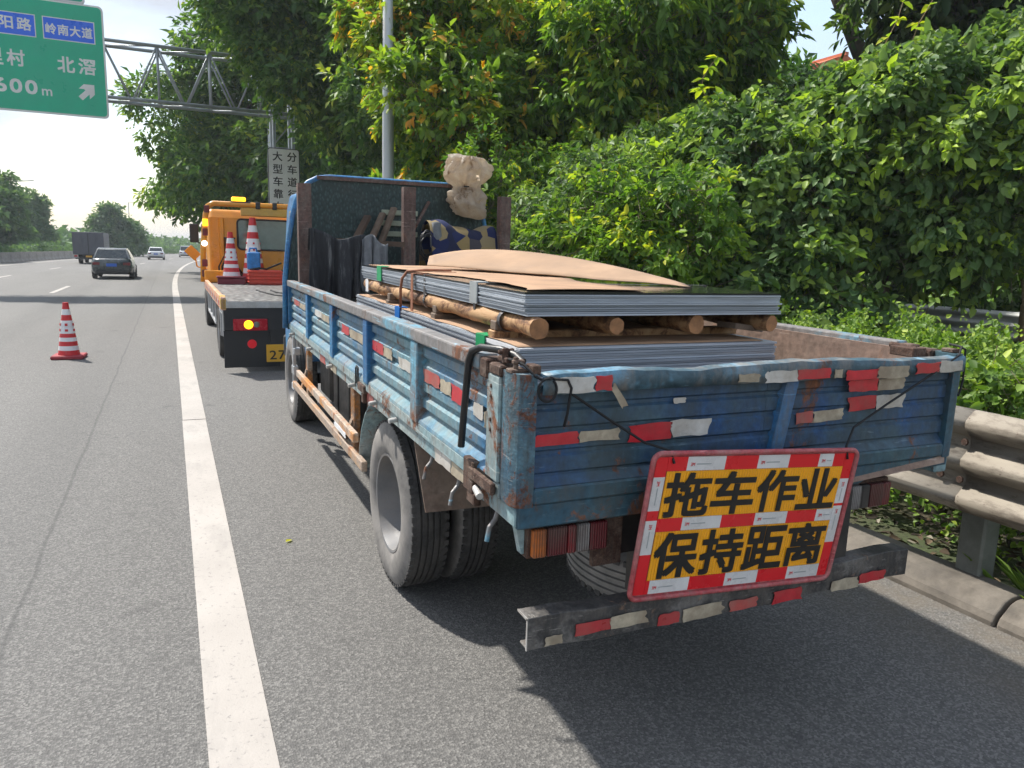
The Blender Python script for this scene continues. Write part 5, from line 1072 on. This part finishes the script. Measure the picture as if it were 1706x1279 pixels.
gs, f = board_sign('road_sign', 'large green direction sign with white Chinese place names and blue road names', 'road sign', -8.2, -2.08, 5.98, 9.66, GY - .22, 'sgn_green', 'sgn_white')
x0, z0 = -8.2, 5.98
def rel(body, xa, xb, za, zb, mat='sgn_white', lift=.009, bold=.02, nm='character'): put_text(nm, body, mat, gs, f, xa - x0, xb - x0, za - z0, zb - z0, lift, bold)
for xa, xb in ((-5.75, -4.10), (-3.90, -2.36)):
    p_ = part('blue_panel', 'sgn_white', gs, lambda m: fbox(m, f, xa - x0, xb - x0, 8.40 - z0, 9.12 - z0, .0075, .009)); part('blue_face', 'sgn_blue', p_, lambda m: fbox(m, f, xa + .03 - x0, xb - .03 - x0, 8.43 - z0, 9.09 - z0, .0095, .011))
for k, ch in enumerate('岭南大道'): rel(ch, -3.82 + k * .355, -3.50 + k * .355, 8.57, 8.92, lift=.0125)
for k, ch in enumerate('阳路'): rel(ch, -5.16 + k * .52, -4.74 + k * .52, 8.58, 8.98, lift=.0125)
for k, ch in enumerate('里村'): rel(ch, -5.62 + k * .62, -5.10 + k * .62, 7.42, 7.95)
for k, ch in enumerate('北滘'): rel(ch, -3.55 + k * .63, -3.03 + k * .63, 7.38, 7.90)
for k, ch in enumerate('600'): rel(ch, -5.42 + k * .44, -5.06 + k * .44, 6.56, 7.02, bold=.03, nm='numeral')
rel('m', -4.06, -3.76, 6.56, 6.78, nm='numeral')
part('arrow', 'sgn_white', gs, lambda m: extr(m, (Vector((-2.98, GY - .22, 6.52)), Vector((1, 0, 0)), Vector((0, 0, 1)), Vector((0, -1, 0))), [(.0, .12), (.12, .0), (.34, .22), (.34, .06), (.50, .22), (.50, .54), (.18, .54), (.02, .38), (.18, .38), (.22, .34)], .009, .011))
gs2, f2 = board_sign('road_sign', 'upper green sign mostly above the picture, behind the large green sign', 'road sign', -7.4, -2.62, 9.70, 10.6, GY - .10, 'sgn_green', 'sgn_white', .12)
ws, f = board_sign('road_sign', 'tall white lane sign with two columns of black Chinese characters', 'road sign', 3.23, 4.42, 3.0, 5.46, GY - .14, 'sgn_white', 'ink', .10)
for k, ch in enumerate('大型车靠右'): put_text('character', ch, 'ink', ws, f, .18, .54, 1.98 - k * .47, 2.33 - k * .47, .009, .015)
for k, ch in enumerate('分车道行驶'): put_text('character', ch, 'ink', ws, f, .72, 1.08, 1.98 - k * .47, 2.33 - k * .47, .009, .015)
for bx_ in (3.5, 4.2): part('bracket', 'truss', ws, lambda m: m.box(bx_ - .03, bx_ + .03, GY - .08, GY - .02, 3.3, 5.3))

# lamp posts
def lamp_post(label, x, y, h=10.5, r=.112):
    t = thing('lamp_post', label, 'lamp post', (x, y, 0), 'tall roadside lamp posts')
    part('pole', 'pole', t, lambda m: m.tube([(x, y, -.05), (x, y, .4), (x, y, 4), (x, y, h)], [r * 1.15, r * 1.12, r, r * .62], 20), smooth=True)
    part('flange', 'rail_post', t, lambda m: m.lathe([(-.05, .25), (.03, .25), (.03, .13)], (x, y, 0), 'z', 16))
    part('arm', 'pole', t, lambda m: m.tube([(x, y, h - .3), (x - .4, y, h + .1), (x - 1.4, y, h + .45), (x - 2.6, y, h + .7)], [.05, .048, .042, .035], 10), smooth=True)
    part('lamp_head', 'sgn_back', t, lambda m: m.obox((x - 3.0, y, h + .79), (-.97, 0, .2), (0, 1, 0), (.2, 0, .97), .45, .14, .05), bevel=.03, seg=2); return t
lamp_post('grey lamp post rising just behind the truck headboard', 3.86, 15.0)
lamp_post('distant lamp post with its arm above the gantry among leaves', 4.1, 38.0, 10.1)

# ------------------------------------------------------------------ traffic and median
def car(label, x, y, mat, plate='plate_blue', s=1.0, estate=False, ln=4.4, h=1.46, wd=1.78):
    t = thing('car', label, 'car', (x, y, 0), 'cars ahead on the road'); hw = wd / 2
    # lofted lower body: sections along y (rear at y)
    secs = [(0.0, .80, .42, .86), (.12, .92, .30, .96), (.5, 1.0, .22, 1.0), (1.2, 1.0, .2, .98), (2.6, 1.0, .2, .96), (3.4, .98, .2, .90), (4.1, .93, .24, .80), (ln, .80, .36, .62)]
    m = MB(); n = 12; vs = []
    for (yy, f, zb, zt) in secs:
        w_ = hw * f
        vs += [(x + a * w_, y + yy, zb + b * (zt - zb)) for a, b in ((-.86, 0), (-.97, .12), (-1, .4), (-.98, .72), (-.90, .96), (-.6, 1.0), (.6, 1.0), (.90, .96), (.98, .72), (1, .4), (.97, .12), (.86, 0))]
    m.add(vs, [tuple(range(n))[::-1], tuple(range((len(secs) - 1) * n, len(secs) * n))] + [(i * n + k, i * n + (k + 1) % n, (i + 1) * n + (k + 1) % n, (i + 1) * n + k) for i in range(len(secs) - 1) for k in range(n)])
    m.build('body', mat, t, smooth=50)
    gy = [(.25, .93), (.75, h - .04), (1.2, h), (2.2, h - .01), (3.05, .95)]
    m = MB(); vs = []
    for yy, zt in gy:
        wt = hw * (.90 - .22 * max(0, (zt - .93)) / (h - .93)); vs += [(x - hw * .92, y + yy, .90), (x - wt, y + yy, zt), (x + wt, y + yy, zt), (x + hw * .92, y + yy, .90)]
    m.add(vs, [(0, 1, 2, 3), (16, 19, 18, 17)] + [(i * 4 + a, i * 4 + a + 1, i * 4 + a + 5, i * 4 + a + 4) for i in range(4) for a in range(3)])
    gh = m.build('greenhouse', mat, t, smooth=45)
    part('rear_window', 'glass', gh, lambda m: m.add([(x - hw * .78, y + .28, .975), (x + hw * .78, y + .28, .975), (x + hw * .66, y + .68, h - .09), (x - hw * .66, y + .68, h - .09)], [(0, 1, 2, 3)]), solid=.03)
    for s_ in (-1, 1): part('side_window', 'glass', gh, lambda m: m.add([(x + s_ * hw * .915, y + .6, .97), (x + s_ * hw * .915, y + 2.8, .97), (x + s_ * hw * .73, y + 2.2, h - .09), (x + s_ * hw * .73, y + .95, h - .09)], [(0, 1, 2, 3)]), solid=.03)
    for s_ in (-1, 1): part('tail_light', 'lamp_red', t, lambda m: m.box(x + s_ * hw * .72 - .16, x + s_ * hw * .72 + .16, y - .012, y + .10, .66, .80), bevel=.02)
    part('number_plate', plate, t, lambda m: m.box(x - .22, x + .22, y - .015, y + .0, .60, .74))
    part('bumper_lower', 'black_plastic', t, lambda m: m.box(x - hw * .78, x + hw * .78, y - .02, y + .12, .24, .42), bevel=.03)
    for yy in (.85, 3.45):
        for s_ in (-1, 1):
            e = part('wheel', 'rubber', t, lambda m: m.lathe([(-.1, .2), (-.1, .29), (-.06, .32), (.06, .32), (.1, .29), (.1, .2)], (x + s_ * (hw - .1), y + yy, .32), 'x', 24), smooth=40)
            part('rim', 'chrome', e, lambda m: m.lathe([(.085, .2), (.105, .19), (.09, .05), (.1, .0)] if s_ > 0 else [(-.085, .2), (-.105, .19), (-.09, .05), (-.1, 0)], (x + s_ * (hw - .1), y + yy, .32), 'x', 20))
    return t
car('dark grey-green car with a blue plate driving in the lane ahead', -3.0, 40, 'car_dark')
car('white car farther ahead, right of the dark car', -2.6, 96, 'white_paint', ln=4.2)
car('tiny white car far off beside the tow truck', .7, 122, 'white_paint', ln=4.4, h=1.7)
bt_ = thing('box_truck', 'dark slate box truck far ahead in the left lanes', 'truck', (-6.8, 70, 0))
part('cargo_box', 'truck_dark', bt_, lambda m: m.box(-7.95, -5.70, 70, 75.2, .75, 2.55), bevel=.03)
for xx in (-7.35, -6.8, -6.25): part('box_rib', 'truck_dark', bt_, lambda m: m.box(xx - .03, xx + .03, 69.96, 70, .8, 2.5))
part('door_gap', 'black_plastic', bt_, lambda m: m.box(-6.84, -6.80, 69.955, 69.965, .8, 2.5))
for xx in (-7.75, -5.95): part('tail_light', 'tow_lens', bt_, lambda m: m.box(xx - .12, xx + .12, 69.95, 70, .56, .70))
part('number_plate', 'plate_yellow', bt_, lambda m: m.box(-7.05, -6.6, 69.96, 69.99, .54, .68))
part('cab', 'white_paint', bt_, lambda m: m.prism([(75.3, .6), (75.3, 2.2), (76.4, 2.2), (77.0, 1.4), (77.0, .5), (75.6, .5)], 'x', -7.8, -5.85), bevel=.05)
part('chassis', 'chassis', bt_, lambda m: m.box(-7.3, -6.3, 70.1, 76.8, .5, .75)); part('rear_bumper', 'black_plastic', bt_, lambda m: m.box(-7.8, -5.85, 70.0, 70.1, .38, .5))
for yy in (71.8, 76.0):
    for xx in (-7.75, -6.15): part('wheel', 'rubber', bt_, lambda m: m.lathe([(0, .2), (0, .36), (.05, .40), (.25, .40), (.3, .36), (.3, .2)], (xx, yy, .40), 'x', 20), smooth=40)
# median barrier
md = thing('median_barrier', 'low pale concrete barrier along the far left of the road', 'barrier', (-12.8, 30, 0)); seg0 = None
for i in range(38):
    y = 30 + i * 3.0
    if seg0 is None: o = seg0 = MB().prism([(-13.1, -.05), (-13.1, .08), (-13.0, .25), (-12.93, .80), (-12.77, .80), (-12.70, .25), (-12.6, .08), (-12.6, -.05)], 'y', 30, 32.96).build('barrier_block', 'concrete', md)
    else: o = seg0.copy(); COL.objects.link(o); o.parent = md
    o.location = (edge(y) - edge(30), i * 3.0, 0); o.rotation_euler.z = -math.atan2(edge(y + 3) - edge(y), 3)
mg = MB(); 
for k, (xx, yy, hh) in enumerate(((-15.5, 95, 8.0), (-8.0, 150, 9.0))):
    t = thing('far_pole', ('thin pale pole beyond the barrier, left of the box truck', 'thin pole on the skyline right of the small far tree')[k], 'pole', (xx, yy, 0), 'thin far poles'); part('shaft', 'pole', t, lambda m: m.tube([(xx, yy, 0), (xx, yy, hh)], [.12, .07], 8)); part('arm', 'pole', t, lambda m: m.tube([(xx, yy, hh - .1), (xx + 1.6, yy, hh + .1)], .05, 6))

# ------------------------------------------------------------------ house glimpsed through the canopy
hs = thing('house', 'pale house with orange tiled roof glimpsed through the canopy', 'house', (33, 33, 0))
part('wall', 'house_wall', hs, lambda m: m.box(28, 38, 32, 42, 0, 10.6)); rf = part('roof', 'house_roof', hs, lambda m: m.prism([(27.4, 10.6), (38.6, 10.6), (33, 12.7)], 'y', 31.4, 42.6))
part('ridge', 'house_roof', rf, lambda m: m.box(32.9, 33.1, 31.3, 42.7, 12.62, 12.8))
for x in (29.5, 32.2, 35.0):
    for z in (2, 5, 8):
        wn = part('window', 'white_paint', hs, lambda m: m.box(x, x + 1.3, 31.94, 32, z, z + 1.5)); part('pane', 'glass', wn, lambda m: m.box(x + .08, x + 1.22, 31.92, 31.938, z + .08, z + 1.42))

# ------------------------------------------------------------------ plants
def bush(name, label, cat, loc, blobs, nsp, per, L, mat, group=None, stems=True, near=True, wr=.46, seed=0, trunk_top=None, r0=.05, tm='bark', **kw):
    t = thing(name, label, cat, loc, group); crown('foliage' if cat in ('shrub', 'vine', 'bush') else 'crown', blobs, nsp, per, L, mat, t, near, wr, seed=seed, **kw)
    if stems: trunk(t, (loc[0], loc[1], -.1), trunk_top or tuple(blobs[0][:3]), r0, r0 * .45, blobs, tm, seed=seed)
    return t
def tree(label, base, H, rad, n, L, mat, seed, per=5, blobs=None, near=False, r0=.22, group='roadside trees', lean=(0, 0), tm='bark', nb=11, squash=.75, low=.35, wr=.5, **kw):
    rr = random.Random(seed); x, y = base; bl = blobs or []
    if not blobs:
        for k in range(nb):
            a = rr.uniform(0, 6.28); f = rr.uniform(low, 1.0); q = rad * (1.0 - .55 * abs(f - .6) / .5) * rr.uniform(.25, .72); s_ = rad * rr.uniform(.30, .50)
            bl.append((x + lean[0] * f + q * math.cos(a), y + lean[1] * f + q * math.sin(a), H * f - s_ * .5, s_, s_, s_ * squash))
        bl.append((x + lean[0] * .7, y + lean[1] * .7, H * .72, rad * .55, rad * .55, rad * .5))
    t = thing('tree', label, 'tree', (x, y, 0), group); crown('crown', bl, n, per, L, mat, t, near, wr, seed=seed, **kw)
    trunk(t, (x, y, -.1), (x + lean[0], y + lean[1], H * .8), r0, r0 * .3, bl, tm, seed=seed); return t

# roadside trees beyond the gantry
tree('big dark tree overhanging the road behind the gantry', (6.4, 45), 16.5, 7.4, 15000, .34, 'leaf_tree', 21, nb=16, lean=(-1.4, -.5), top=.25)
tree('tall dense tree whose boughs hide the gantry end', (7.2, 29), 13, 5, 13000, .25, 'leaf_tree', 22, blobs=[(3.6, 28.6, 8.0, 1.5, 1.5, 1.1), (2.4, 28.8, 9.6, 1.4, 1.5, 1.0), (4.6, 28.4, 7.2, 1.4, 1.6, 1.0), (4.4, 28.8, 9.6, 1.7, 1.6, 1.2), (5.6, 28.6, 8.2, 1.6, 1.6, 1.2), (6.0, 29.2, 6.2, 1.6, 1.6, 1.2), (7.0, 28.4, 7.6, 1.9, 1.8, 1.3), (3.4, 29.4, 11.2, 1.6, 1.6, 1.1), (5.6, 29.6, 11.4, 2.0, 2.0, 1.3), (7.6, 29.5, 10.4, 2.0, 2.0, 1.3), (7.6, 29, 5.0, 1.8, 1.8, 1.3), (6.8, 29, 3.6, 1.6, 1.6, 1.3), (1.7, 29.4, 11.2, 1.1, 1.2, .8), (6.2, 30, 12.6, 2.0, 2.0, 1.0)], top=.25)
tree('tall dense tree behind the lamp post', (8.2, 25), 13.5, 5.0, 10000, .26, 'leaf_tree', 23, nb=16, low=.2, top=.2)
tree('low spreading tree at the far road edge with layered branches', (6.0, 54), 9.0, 5.5, 7000, .34, 'leaf_tree', 24, nb=12, lean=(-2.6, 0), squash=.4, low=.5, top=.3)
tree('dark tree far along the right roadside', (11.5, 72), 14, 6.0, 3500, .55, 'leaf_tree', 25, nb=12)
# bright young tree left of the vines
tree('bright yellow-green tree with orange young leaves right of the lamp post', (6.2, 16.0), 8.2, 3.0, 11000, .17, 'leaf_orange', 26, per=6, near=True, nb=16, low=.25, r0=.11, top=.30, tintm=.5, lean=(-.9, 0))
tree('tall glossy tree with long bright leaves above the truck load', (8.4, 13.6), 8.2, 3.3, 13500, .19, 'leaf_bright', 27, per=6, near=True, nb=18, low=.22, r0=.14, wr=.36, droop=.6, top=.35, tintm=.40)
tree('dark glossy tree behind the vine bank', (10.6, 15.2), 9.5, 3.4, 12000, .24, 'leaf_shaded', 28, near=True, nb=17, low=.30, r0=.2, wr=.4, top=.3)
tb_ = tree('dark spreading tree with a leaning bough over the vines', (18.2, 11.0), 12.5, 4.0, 7500, .26, 'leaf_shaded', 29, near=True, nb=13, low=.50, r0=.28, lean=(-2.2, 1.0), wr=.42, top=.2)
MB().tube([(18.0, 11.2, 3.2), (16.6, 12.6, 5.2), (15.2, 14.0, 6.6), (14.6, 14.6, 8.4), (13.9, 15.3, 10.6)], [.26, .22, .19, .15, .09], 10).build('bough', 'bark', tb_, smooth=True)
tree('dark tree at the right edge above the vine bank', (15.0, 6.5), 11.5, 4.8, 9500, .24, 'leaf_shaded', 30, near=True, nb=15, low=.42, r0=.25, wr=.42, top=.2)
tree('shaded backdrop tree far right beyond the side road', (21, 11), 11, 5.5, 3200, .46, 'leaf_shaded', 31, nb=14, low=.15, group='backdrop trees')
tree('shaded backdrop tree behind the leaning bough', (15.6, 25), 13, 5.2, 3600, .46, 'leaf_shaded', 32, nb=14, low=.12, group='backdrop trees')
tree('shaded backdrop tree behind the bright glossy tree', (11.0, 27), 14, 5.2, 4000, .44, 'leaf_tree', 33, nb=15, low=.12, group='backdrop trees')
tree('mid-height grey-green tree in front of the orange roof', (18.0, 18.4), 8.0, 3.2, 4500, .26, 'leaf_tree', 34, nb=12, low=.15, group='backdrop trees')
# shrubs filling behind the guardrail
SH_ = [('leafy shrub directly behind the load, lowest of the row', (5.3, 8.2), 1.0, 2.5), ('rounded shrub left of the vine bank', (5.6, 10.2), 1.15, 2.9), ('pale green shrub behind the plastic bag', (5.6, 12.6), 1.3, 3.3), ('shrub between the lamp post and the bright tree', (5.3, 15.8), 1.3, 2.9),
       ('shrub behind the lamp post', (5.0, 19.5), 1.4, 2.7), ('dark shrub near the gantry column', (5.2, 25), 1.6, 2.8), ('dark shrub at the foot of the overhanging tree', (5.6, 36), 2.0, 3.0)]
for i, (lab, (x, y), rr_, h) in enumerate(SH_):
    r_ = random.Random(60 + i); bl = [(x + r_.uniform(-.5, .5) * rr_, y + r_.uniform(-.8, .8) * rr_, h * f, rr_ * r_.uniform(.5, .75), rr_ * r_.uniform(.6, .9), rr_ * .55) for f in (.2, .35, .45, .6, .72, .85) for _ in (0, 1)]
    bush('leafy_shrub', lab, 'shrub', (x, y, 0), bl, 4600 if y < 14 else 2600, 6, .098 if y < 14 else .15, 'leaf_bright' if i in (0, 2, 4) else 'leaf_vine', 'shrubs behind the guardrail', seed=70 + i, near=y < 14, r0=.05, top=.22, wr=.5)
# vine bank
VB = [('vine-covered thicket nearest the road, arching above the load', (7.2, 8.6), [(6.6, 9.6, 2.3, .9, 1.0, .8), (6.9, 9.0, 1.3, .9, 1.0, .9), (7.3, 8.2, 2.7, 1.0, 1.0, .75), (7.5, 8.8, 3.3, .9, .9, .55), (7.1, 7.6, 1.7, .8, .9, .8), (6.4, 8.4, 1.2, .8, .9, .8), (6.9, 10.4, 3.0, .8, .9, .7), (7.6, 7.4, 2.5, .8, .8, .7), (6.2, 7.6, .9, .8, .9, .7), (7.2, 7.0, 1.1, .8, .8, .7), (6.0, 9.6, 1.5, .8, .9, .7), (6.3, 9.2, 2.2, .6, .7, .5)]),
      ('broad mound of glossy vine leaves in the middle of the bank', (8.4, 6.8), [(8.2, 7.2, 3.2, 1.0, 1.0, .75), (8.5, 6.6, 2.5, 1.0, 1.0, .8), (8.9, 7.4, 3.8, 1.0, 1.0, .55), (8.9, 6.2, 3.1, .9, .8, .7), (8.0, 7.8, 2.2, .9, .9, .8), (9.5, 7.0, 3.9, .9, .9, .5), (8.7, 6.2, 1.75, .6, .6, .45)]),
      ('vine mound at the right edge of the bank, climbing highest', (9.9, 5.6), [(9.7, 5.9, 3.6, .9, .9, .7), (9.4, 5.4, 2.9, .8, .8, .6), (10.2, 5.2, 4.2, .9, .9, .6), (10.4, 6.2, 4.2, 1.0, 1.0, .55), (9.6, 4.9, 3.3, .8, .7, .6), (10.4, 4.5, 3.6, .8, .8, .6), (9.3, 5.8, 2.3, .7, .7, .45), (9.7, 5.3, 2.0, .55, .6, .4), (8.9, 5.6, 2.6, .6, .6, .5)])]
for i, (lab, (x, y), bl) in enumerate(VB):
    bush('vine_thicket', lab, 'vine', (x, y, 0), bl, 8600, 6, .122, 'leaf_vine', 'vine bank on the right', seed=90 + i, r0=.07, wr=.62, droop=.5, up=.8, top=.42, tintm=.42, tints=.22, fill=.2, jit=.65, clump=.30)
for i, (x, y, h, lab) in enumerate(((6.9, 8.9, 4.4, 'upright yellow-green vine shoot at the left of the bank'), (9.0, 7.3, 5.2, 'tall upright vine shoot rising from the middle mound'), (8.6, 7.5, 5.0, 'second vine shoot beside the tall one'))):
    t = thing('vine_shoot', lab, 'vine', (x, y, 3.2), 'upright vine shoots'); pts = [Vector((x + .12 * math.sin(k * .7 + i), y + .08 * math.cos(k), 3.2 + (h - 3.2) * k / 9)) for k in range(10)]
    MB().tube(pts, [.014 - .0011 * k for k in range(10)], 6).build('stem', 'leaf_bright' if False else 'bark_tan', t, smooth=True); r_ = np.random.default_rng(i); n = 46; f = r_.random(n)
    Pq = np.array([pts[min(9, int(a * 9.99))] for a in f]); ang = r_.uniform(0, 6.28, n); T = unit(np.stack([np.cos(ang), np.sin(ang), r_.uniform(-.5, .3, n)], 1)); N = unit(np.array([0, 0, 1.]) + r_.normal(0, .3, (n, 3)))
    leaf_object('leaves', Pq, T, N, r_.uniform(.12, .20, n), r_.uniform(.65, 1.0, n), 'leaf_bright', t, .5)
for i, (lab, (x, y)) in enumerate((('dark understory shrub beyond the low pale guardrail, left one', (15.2, 17)), ('dark understory shrub beyond the low pale guardrail, middle one', (17.2, 12.6)), ('dark understory shrub beyond the low pale guardrail, right one', (17.5, 8.6)))):
    r_ = random.Random(160 + i); bl = [(x + r_.uniform(-1.2, 1.2), y + r_.uniform(-2.0, 2.0), f, 1.3, 1.5, 1.0) for f in (.6, 1.3, 2.0, 2.8, 3.6)]
    bush('understory_shrub', lab, 'shrub', (x, y, 0), bl, 2600, 5, .24, 'leaf_shaded', 'understory beyond the side road', seed=170 + i, near=False, r0=.08)
# sapling by the side road rail
sx, sy = 12.6, 7.6
bush('sapling', 'young sapling with a tan stem in front of the low pale guardrail', 'sapling', (sx, sy, 0), [(sx, sy, 2.2, .5, .5, .35), (sx - .5, sy + .1, 1.9, .45, .4, .3), (sx + .4, sy - .2, 2.5, .5, .5, .4)], 260, 5, .17, 'leaf_bright', seed=5, r0=.075, tm='bark_tan', trunk_top=(sx, sy, 2.2), droop=.6)
# ivy ground cover behind the guardrail
def cover(name, label, cat, n, mat, L, region, seed, near=True, per=5, **kw):
    r = np.random.default_rng(seed); P = []
    x0, x1, y0, y1 = region; X = r.uniform(x0, x1, n); Y = r.uniform(y0, y1, n)
    hgt = kw.get('h', .8) * (.5 + .3 * np.sin(X * 2.1 + 1.3) * np.sin(Y * 1.7 + X) + .2 * np.sin(X * 6.3 + Y * 2.9) + .16 * np.sin(Y * 9.1 - X * 7.7)) + kw.get('b', .3) + .25 * (r.random(n) < .05); hgt *= np.clip((X - x0) / .35, .0, 1) ** .5
    Z = hgt * (1 - np.abs(r.normal(0, .22, n)))
    Ps = np.stack([X, Y, np.clip(Z, .02, None)], 1); Os = unit(np.stack([-.4 + r.normal(0, .4, n), r.normal(0, .4, n), np.full(n, .9)], 1))
    PP = []; T = []; N = []; LL = []; TI = []; st = np.clip(r.normal(.5, .2, n), 0, 1)
    for j in range(per):
        t = unit(r.normal(size=(n, 3)) + Os * .35 + np.array([0, 0, -.15])); PP.append(Ps + r.normal(0, L * .6, (n, 3))); T.append(t); N.append(unit(Os + r.normal(0, .45, (n, 3)))); LL.append(L * r.uniform(.6, 1.25, n)); TI.append(np.clip(st + r.normal(0, .12, n), 0, 1))
    o = leaf_object(name, np.concatenate(PP), np.concatenate(T), np.concatenate(N), np.concatenate(LL), np.concatenate(TI), mat, None, .7, near); o['label'] = label; o['category'] = cat; o['kind'] = 'stuff'; return o
cover('ground_ivy', 'bright green ivy ground cover spilling up to the guardrail', 'ground cover', 26000, 'leaf_ivy', .048, (4.15, 7.0, .5, 8.0), 1, h=.66, b=.50, per=4)
cover('ground_ivy', 'taller dull green undergrowth behind the ivy and shrubs', 'undergrowth', 15000, 'leaf_vine', .10, (6.0, 9.0, 4.0, 14.0), 2, h=.4, b=.3, per=4)
cover('roadside_undergrowth', 'low green undergrowth along the roadside farther ahead', 'undergrowth', 9000, 'leaf_vine', .14, (3.9, 9.0, 7.5, 60), 3, h=.7, b=.6, near=False)
for i, (y, lab) in enumerate(((1.7, 'ivy sprays hanging over the guardrail top nearest the camera'), (2.7, 'ivy sprays hanging over the guardrail top beside the truck corner'))):
    bl = [(3.95 + .12 * math.sin(k * 2.3 + i), y - .5 + k * .22, .93 + .06 * math.sin(k * 1.7), .24, .20, .15) for k in range(5)]
    bush('ivy_spray', lab, 'ivy', (4.0, y, .85), bl, 420, 5, .05, 'leaf_ivy', 'ivy over the guardrail', stems=False, seed=210 + i, wr=.7)
# litter under the guardrail
r = np.random.default_rng(4); n = 2600; X = r.uniform(3.56, 5.0, n); Y = r.uniform(-.5, 9, n); P = np.stack([X, Y, r.uniform(.0, .05, n) - .05 + .06], 1)
a = r.uniform(0, 6.28, n); T = np.stack([np.cos(a), np.sin(a), r.normal(0, .2, n)], 1); o = leaf_object('leaf_litter', P, unit(T), unit(np.array([0, 0, 1.]) + r.normal(0, .4, (n, 3))), r.uniform(.03, .08, n), r.uniform(0, 1, n) ** 2, 'litter', None, .6); o['kind'] = 'stuff'; o['label'] = 'dry fallen leaves and litter under the guardrail'; o['category'] = 'leaf litter'
t = thing('weed_tuft', 'green grass tuft at the foot of the guardrail post', 'grass', (3.72, 2.0, 0)); n = 60; a = r.uniform(0, 6.28, n); Pq = np.stack([3.72 + r.normal(0, .03, n), 1.95 + r.normal(0, .05, n), np.zeros(n)], 1)
leaf_object('blades', Pq, unit(np.stack([np.cos(a) * .6, np.sin(a) * .6, r.uniform(.5, 1.2, n)], 1)), unit(np.stack([-np.cos(a), -np.sin(a), np.full(n, .6)], 1)), r.uniform(.15, .34, n), r.uniform(.3, .8, n), 'leaf_ivy', t, .07)
yl = np.array([[.47, 4.12, .006]]); o = leaf_object('fallen_leaf', yl, np.array([[.8, .5, .1]]), np.array([[0, 0, 1.]]), np.array([.05]), np.array([1.]), 'leaf_bright', None, .6); tag(o, 'single small yellow leaf lying on the asphalt by the edge line', 'leaf')
# left side, far
def layered(label, x, y, H, rad, seed, n, mat='leaf_hazed', L=.5, nl=7):
    rr = random.Random(seed); bl = []
    for k in range(nl):
        f = .25 + .75 * k / (nl - 1); q = rad * (1.15 - f * .85)
        for _ in range(4): a = rr.uniform(0, 6.28); bl.append((x + q * .55 * math.cos(a), y + q * .55 * math.sin(a), H * f * rr.uniform(.95, 1.02), q * .55, q * .55, H * .045))
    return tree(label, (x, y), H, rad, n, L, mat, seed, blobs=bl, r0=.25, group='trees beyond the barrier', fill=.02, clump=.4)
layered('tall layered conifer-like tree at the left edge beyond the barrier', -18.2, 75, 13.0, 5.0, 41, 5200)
tree('rounded tree right of the layered tree beyond the barrier', (-17.8, 92), 8.6, 4.2, 4200, .5, 'leaf_hazed', 42, nb=10, low=.2, group='trees beyond the barrier')
tree('lower rounded tree beyond the barrier near the thin pole', (-18.5, 112), 7.2, 4.2, 3800, .55, 'leaf_hazed', 43, nb=10, low=.15, group='trees beyond the barrier')
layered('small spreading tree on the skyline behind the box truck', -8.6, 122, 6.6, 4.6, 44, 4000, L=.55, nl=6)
tree('dark shrubby tree at the foot of the barrier, far left', (-22, 70), 5.5, 4.0, 3600, .45, 'leaf_hazed', 45, nb=10, low=.15, group='trees beyond the barrier')
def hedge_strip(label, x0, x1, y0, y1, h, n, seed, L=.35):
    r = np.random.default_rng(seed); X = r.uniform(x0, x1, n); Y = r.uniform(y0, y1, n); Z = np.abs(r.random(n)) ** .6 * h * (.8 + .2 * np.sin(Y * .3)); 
    xs = np.array([edge(y) - edge(30) for y in Y]); P = np.stack([X + xs, Y, Z], 1); o = leaf_object('hedge', P, unit(r.normal(size=(n, 3))), unit(r.normal(size=(n, 3)) + np.array([0, 0, .7])), L * r.uniform(.6, 1.3, n), r.uniform(.1, .8, n), 'leaf_hazed', None, .6, False)
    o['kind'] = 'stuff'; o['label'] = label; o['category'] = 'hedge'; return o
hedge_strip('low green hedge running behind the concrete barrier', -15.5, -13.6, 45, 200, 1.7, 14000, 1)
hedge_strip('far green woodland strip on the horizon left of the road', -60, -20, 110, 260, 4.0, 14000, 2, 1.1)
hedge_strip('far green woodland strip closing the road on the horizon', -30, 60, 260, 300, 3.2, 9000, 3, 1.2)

# ------------------------------------------------------------------ thin summer haze
hz = MB().box(-950, 950, -310, 1520, -1.6, 19).build('haze', 'soil'); hz['kind'] = 'stuff'; hz['label'] = 'thin pale summer haze over the road'; hz['category'] = 'haze'
ha = bpy.data.materials.new('haze_air'); ha.use_nodes = True; ha.node_tree.nodes.clear(); ho = ha.node_tree.nodes.new('ShaderNodeOutputMaterial'); hv = ha.node_tree.nodes.new('ShaderNodeVolumePrincipled')
hv.inputs['Density'].default_value = .0008; hv.inputs['Color'].default_value = (.86, .90, .95, 1); ha.node_tree.links.new(hv.outputs[0], ho.inputs['Volume'])
hz.data.materials.clear(); hz.data.materials.append(ha)
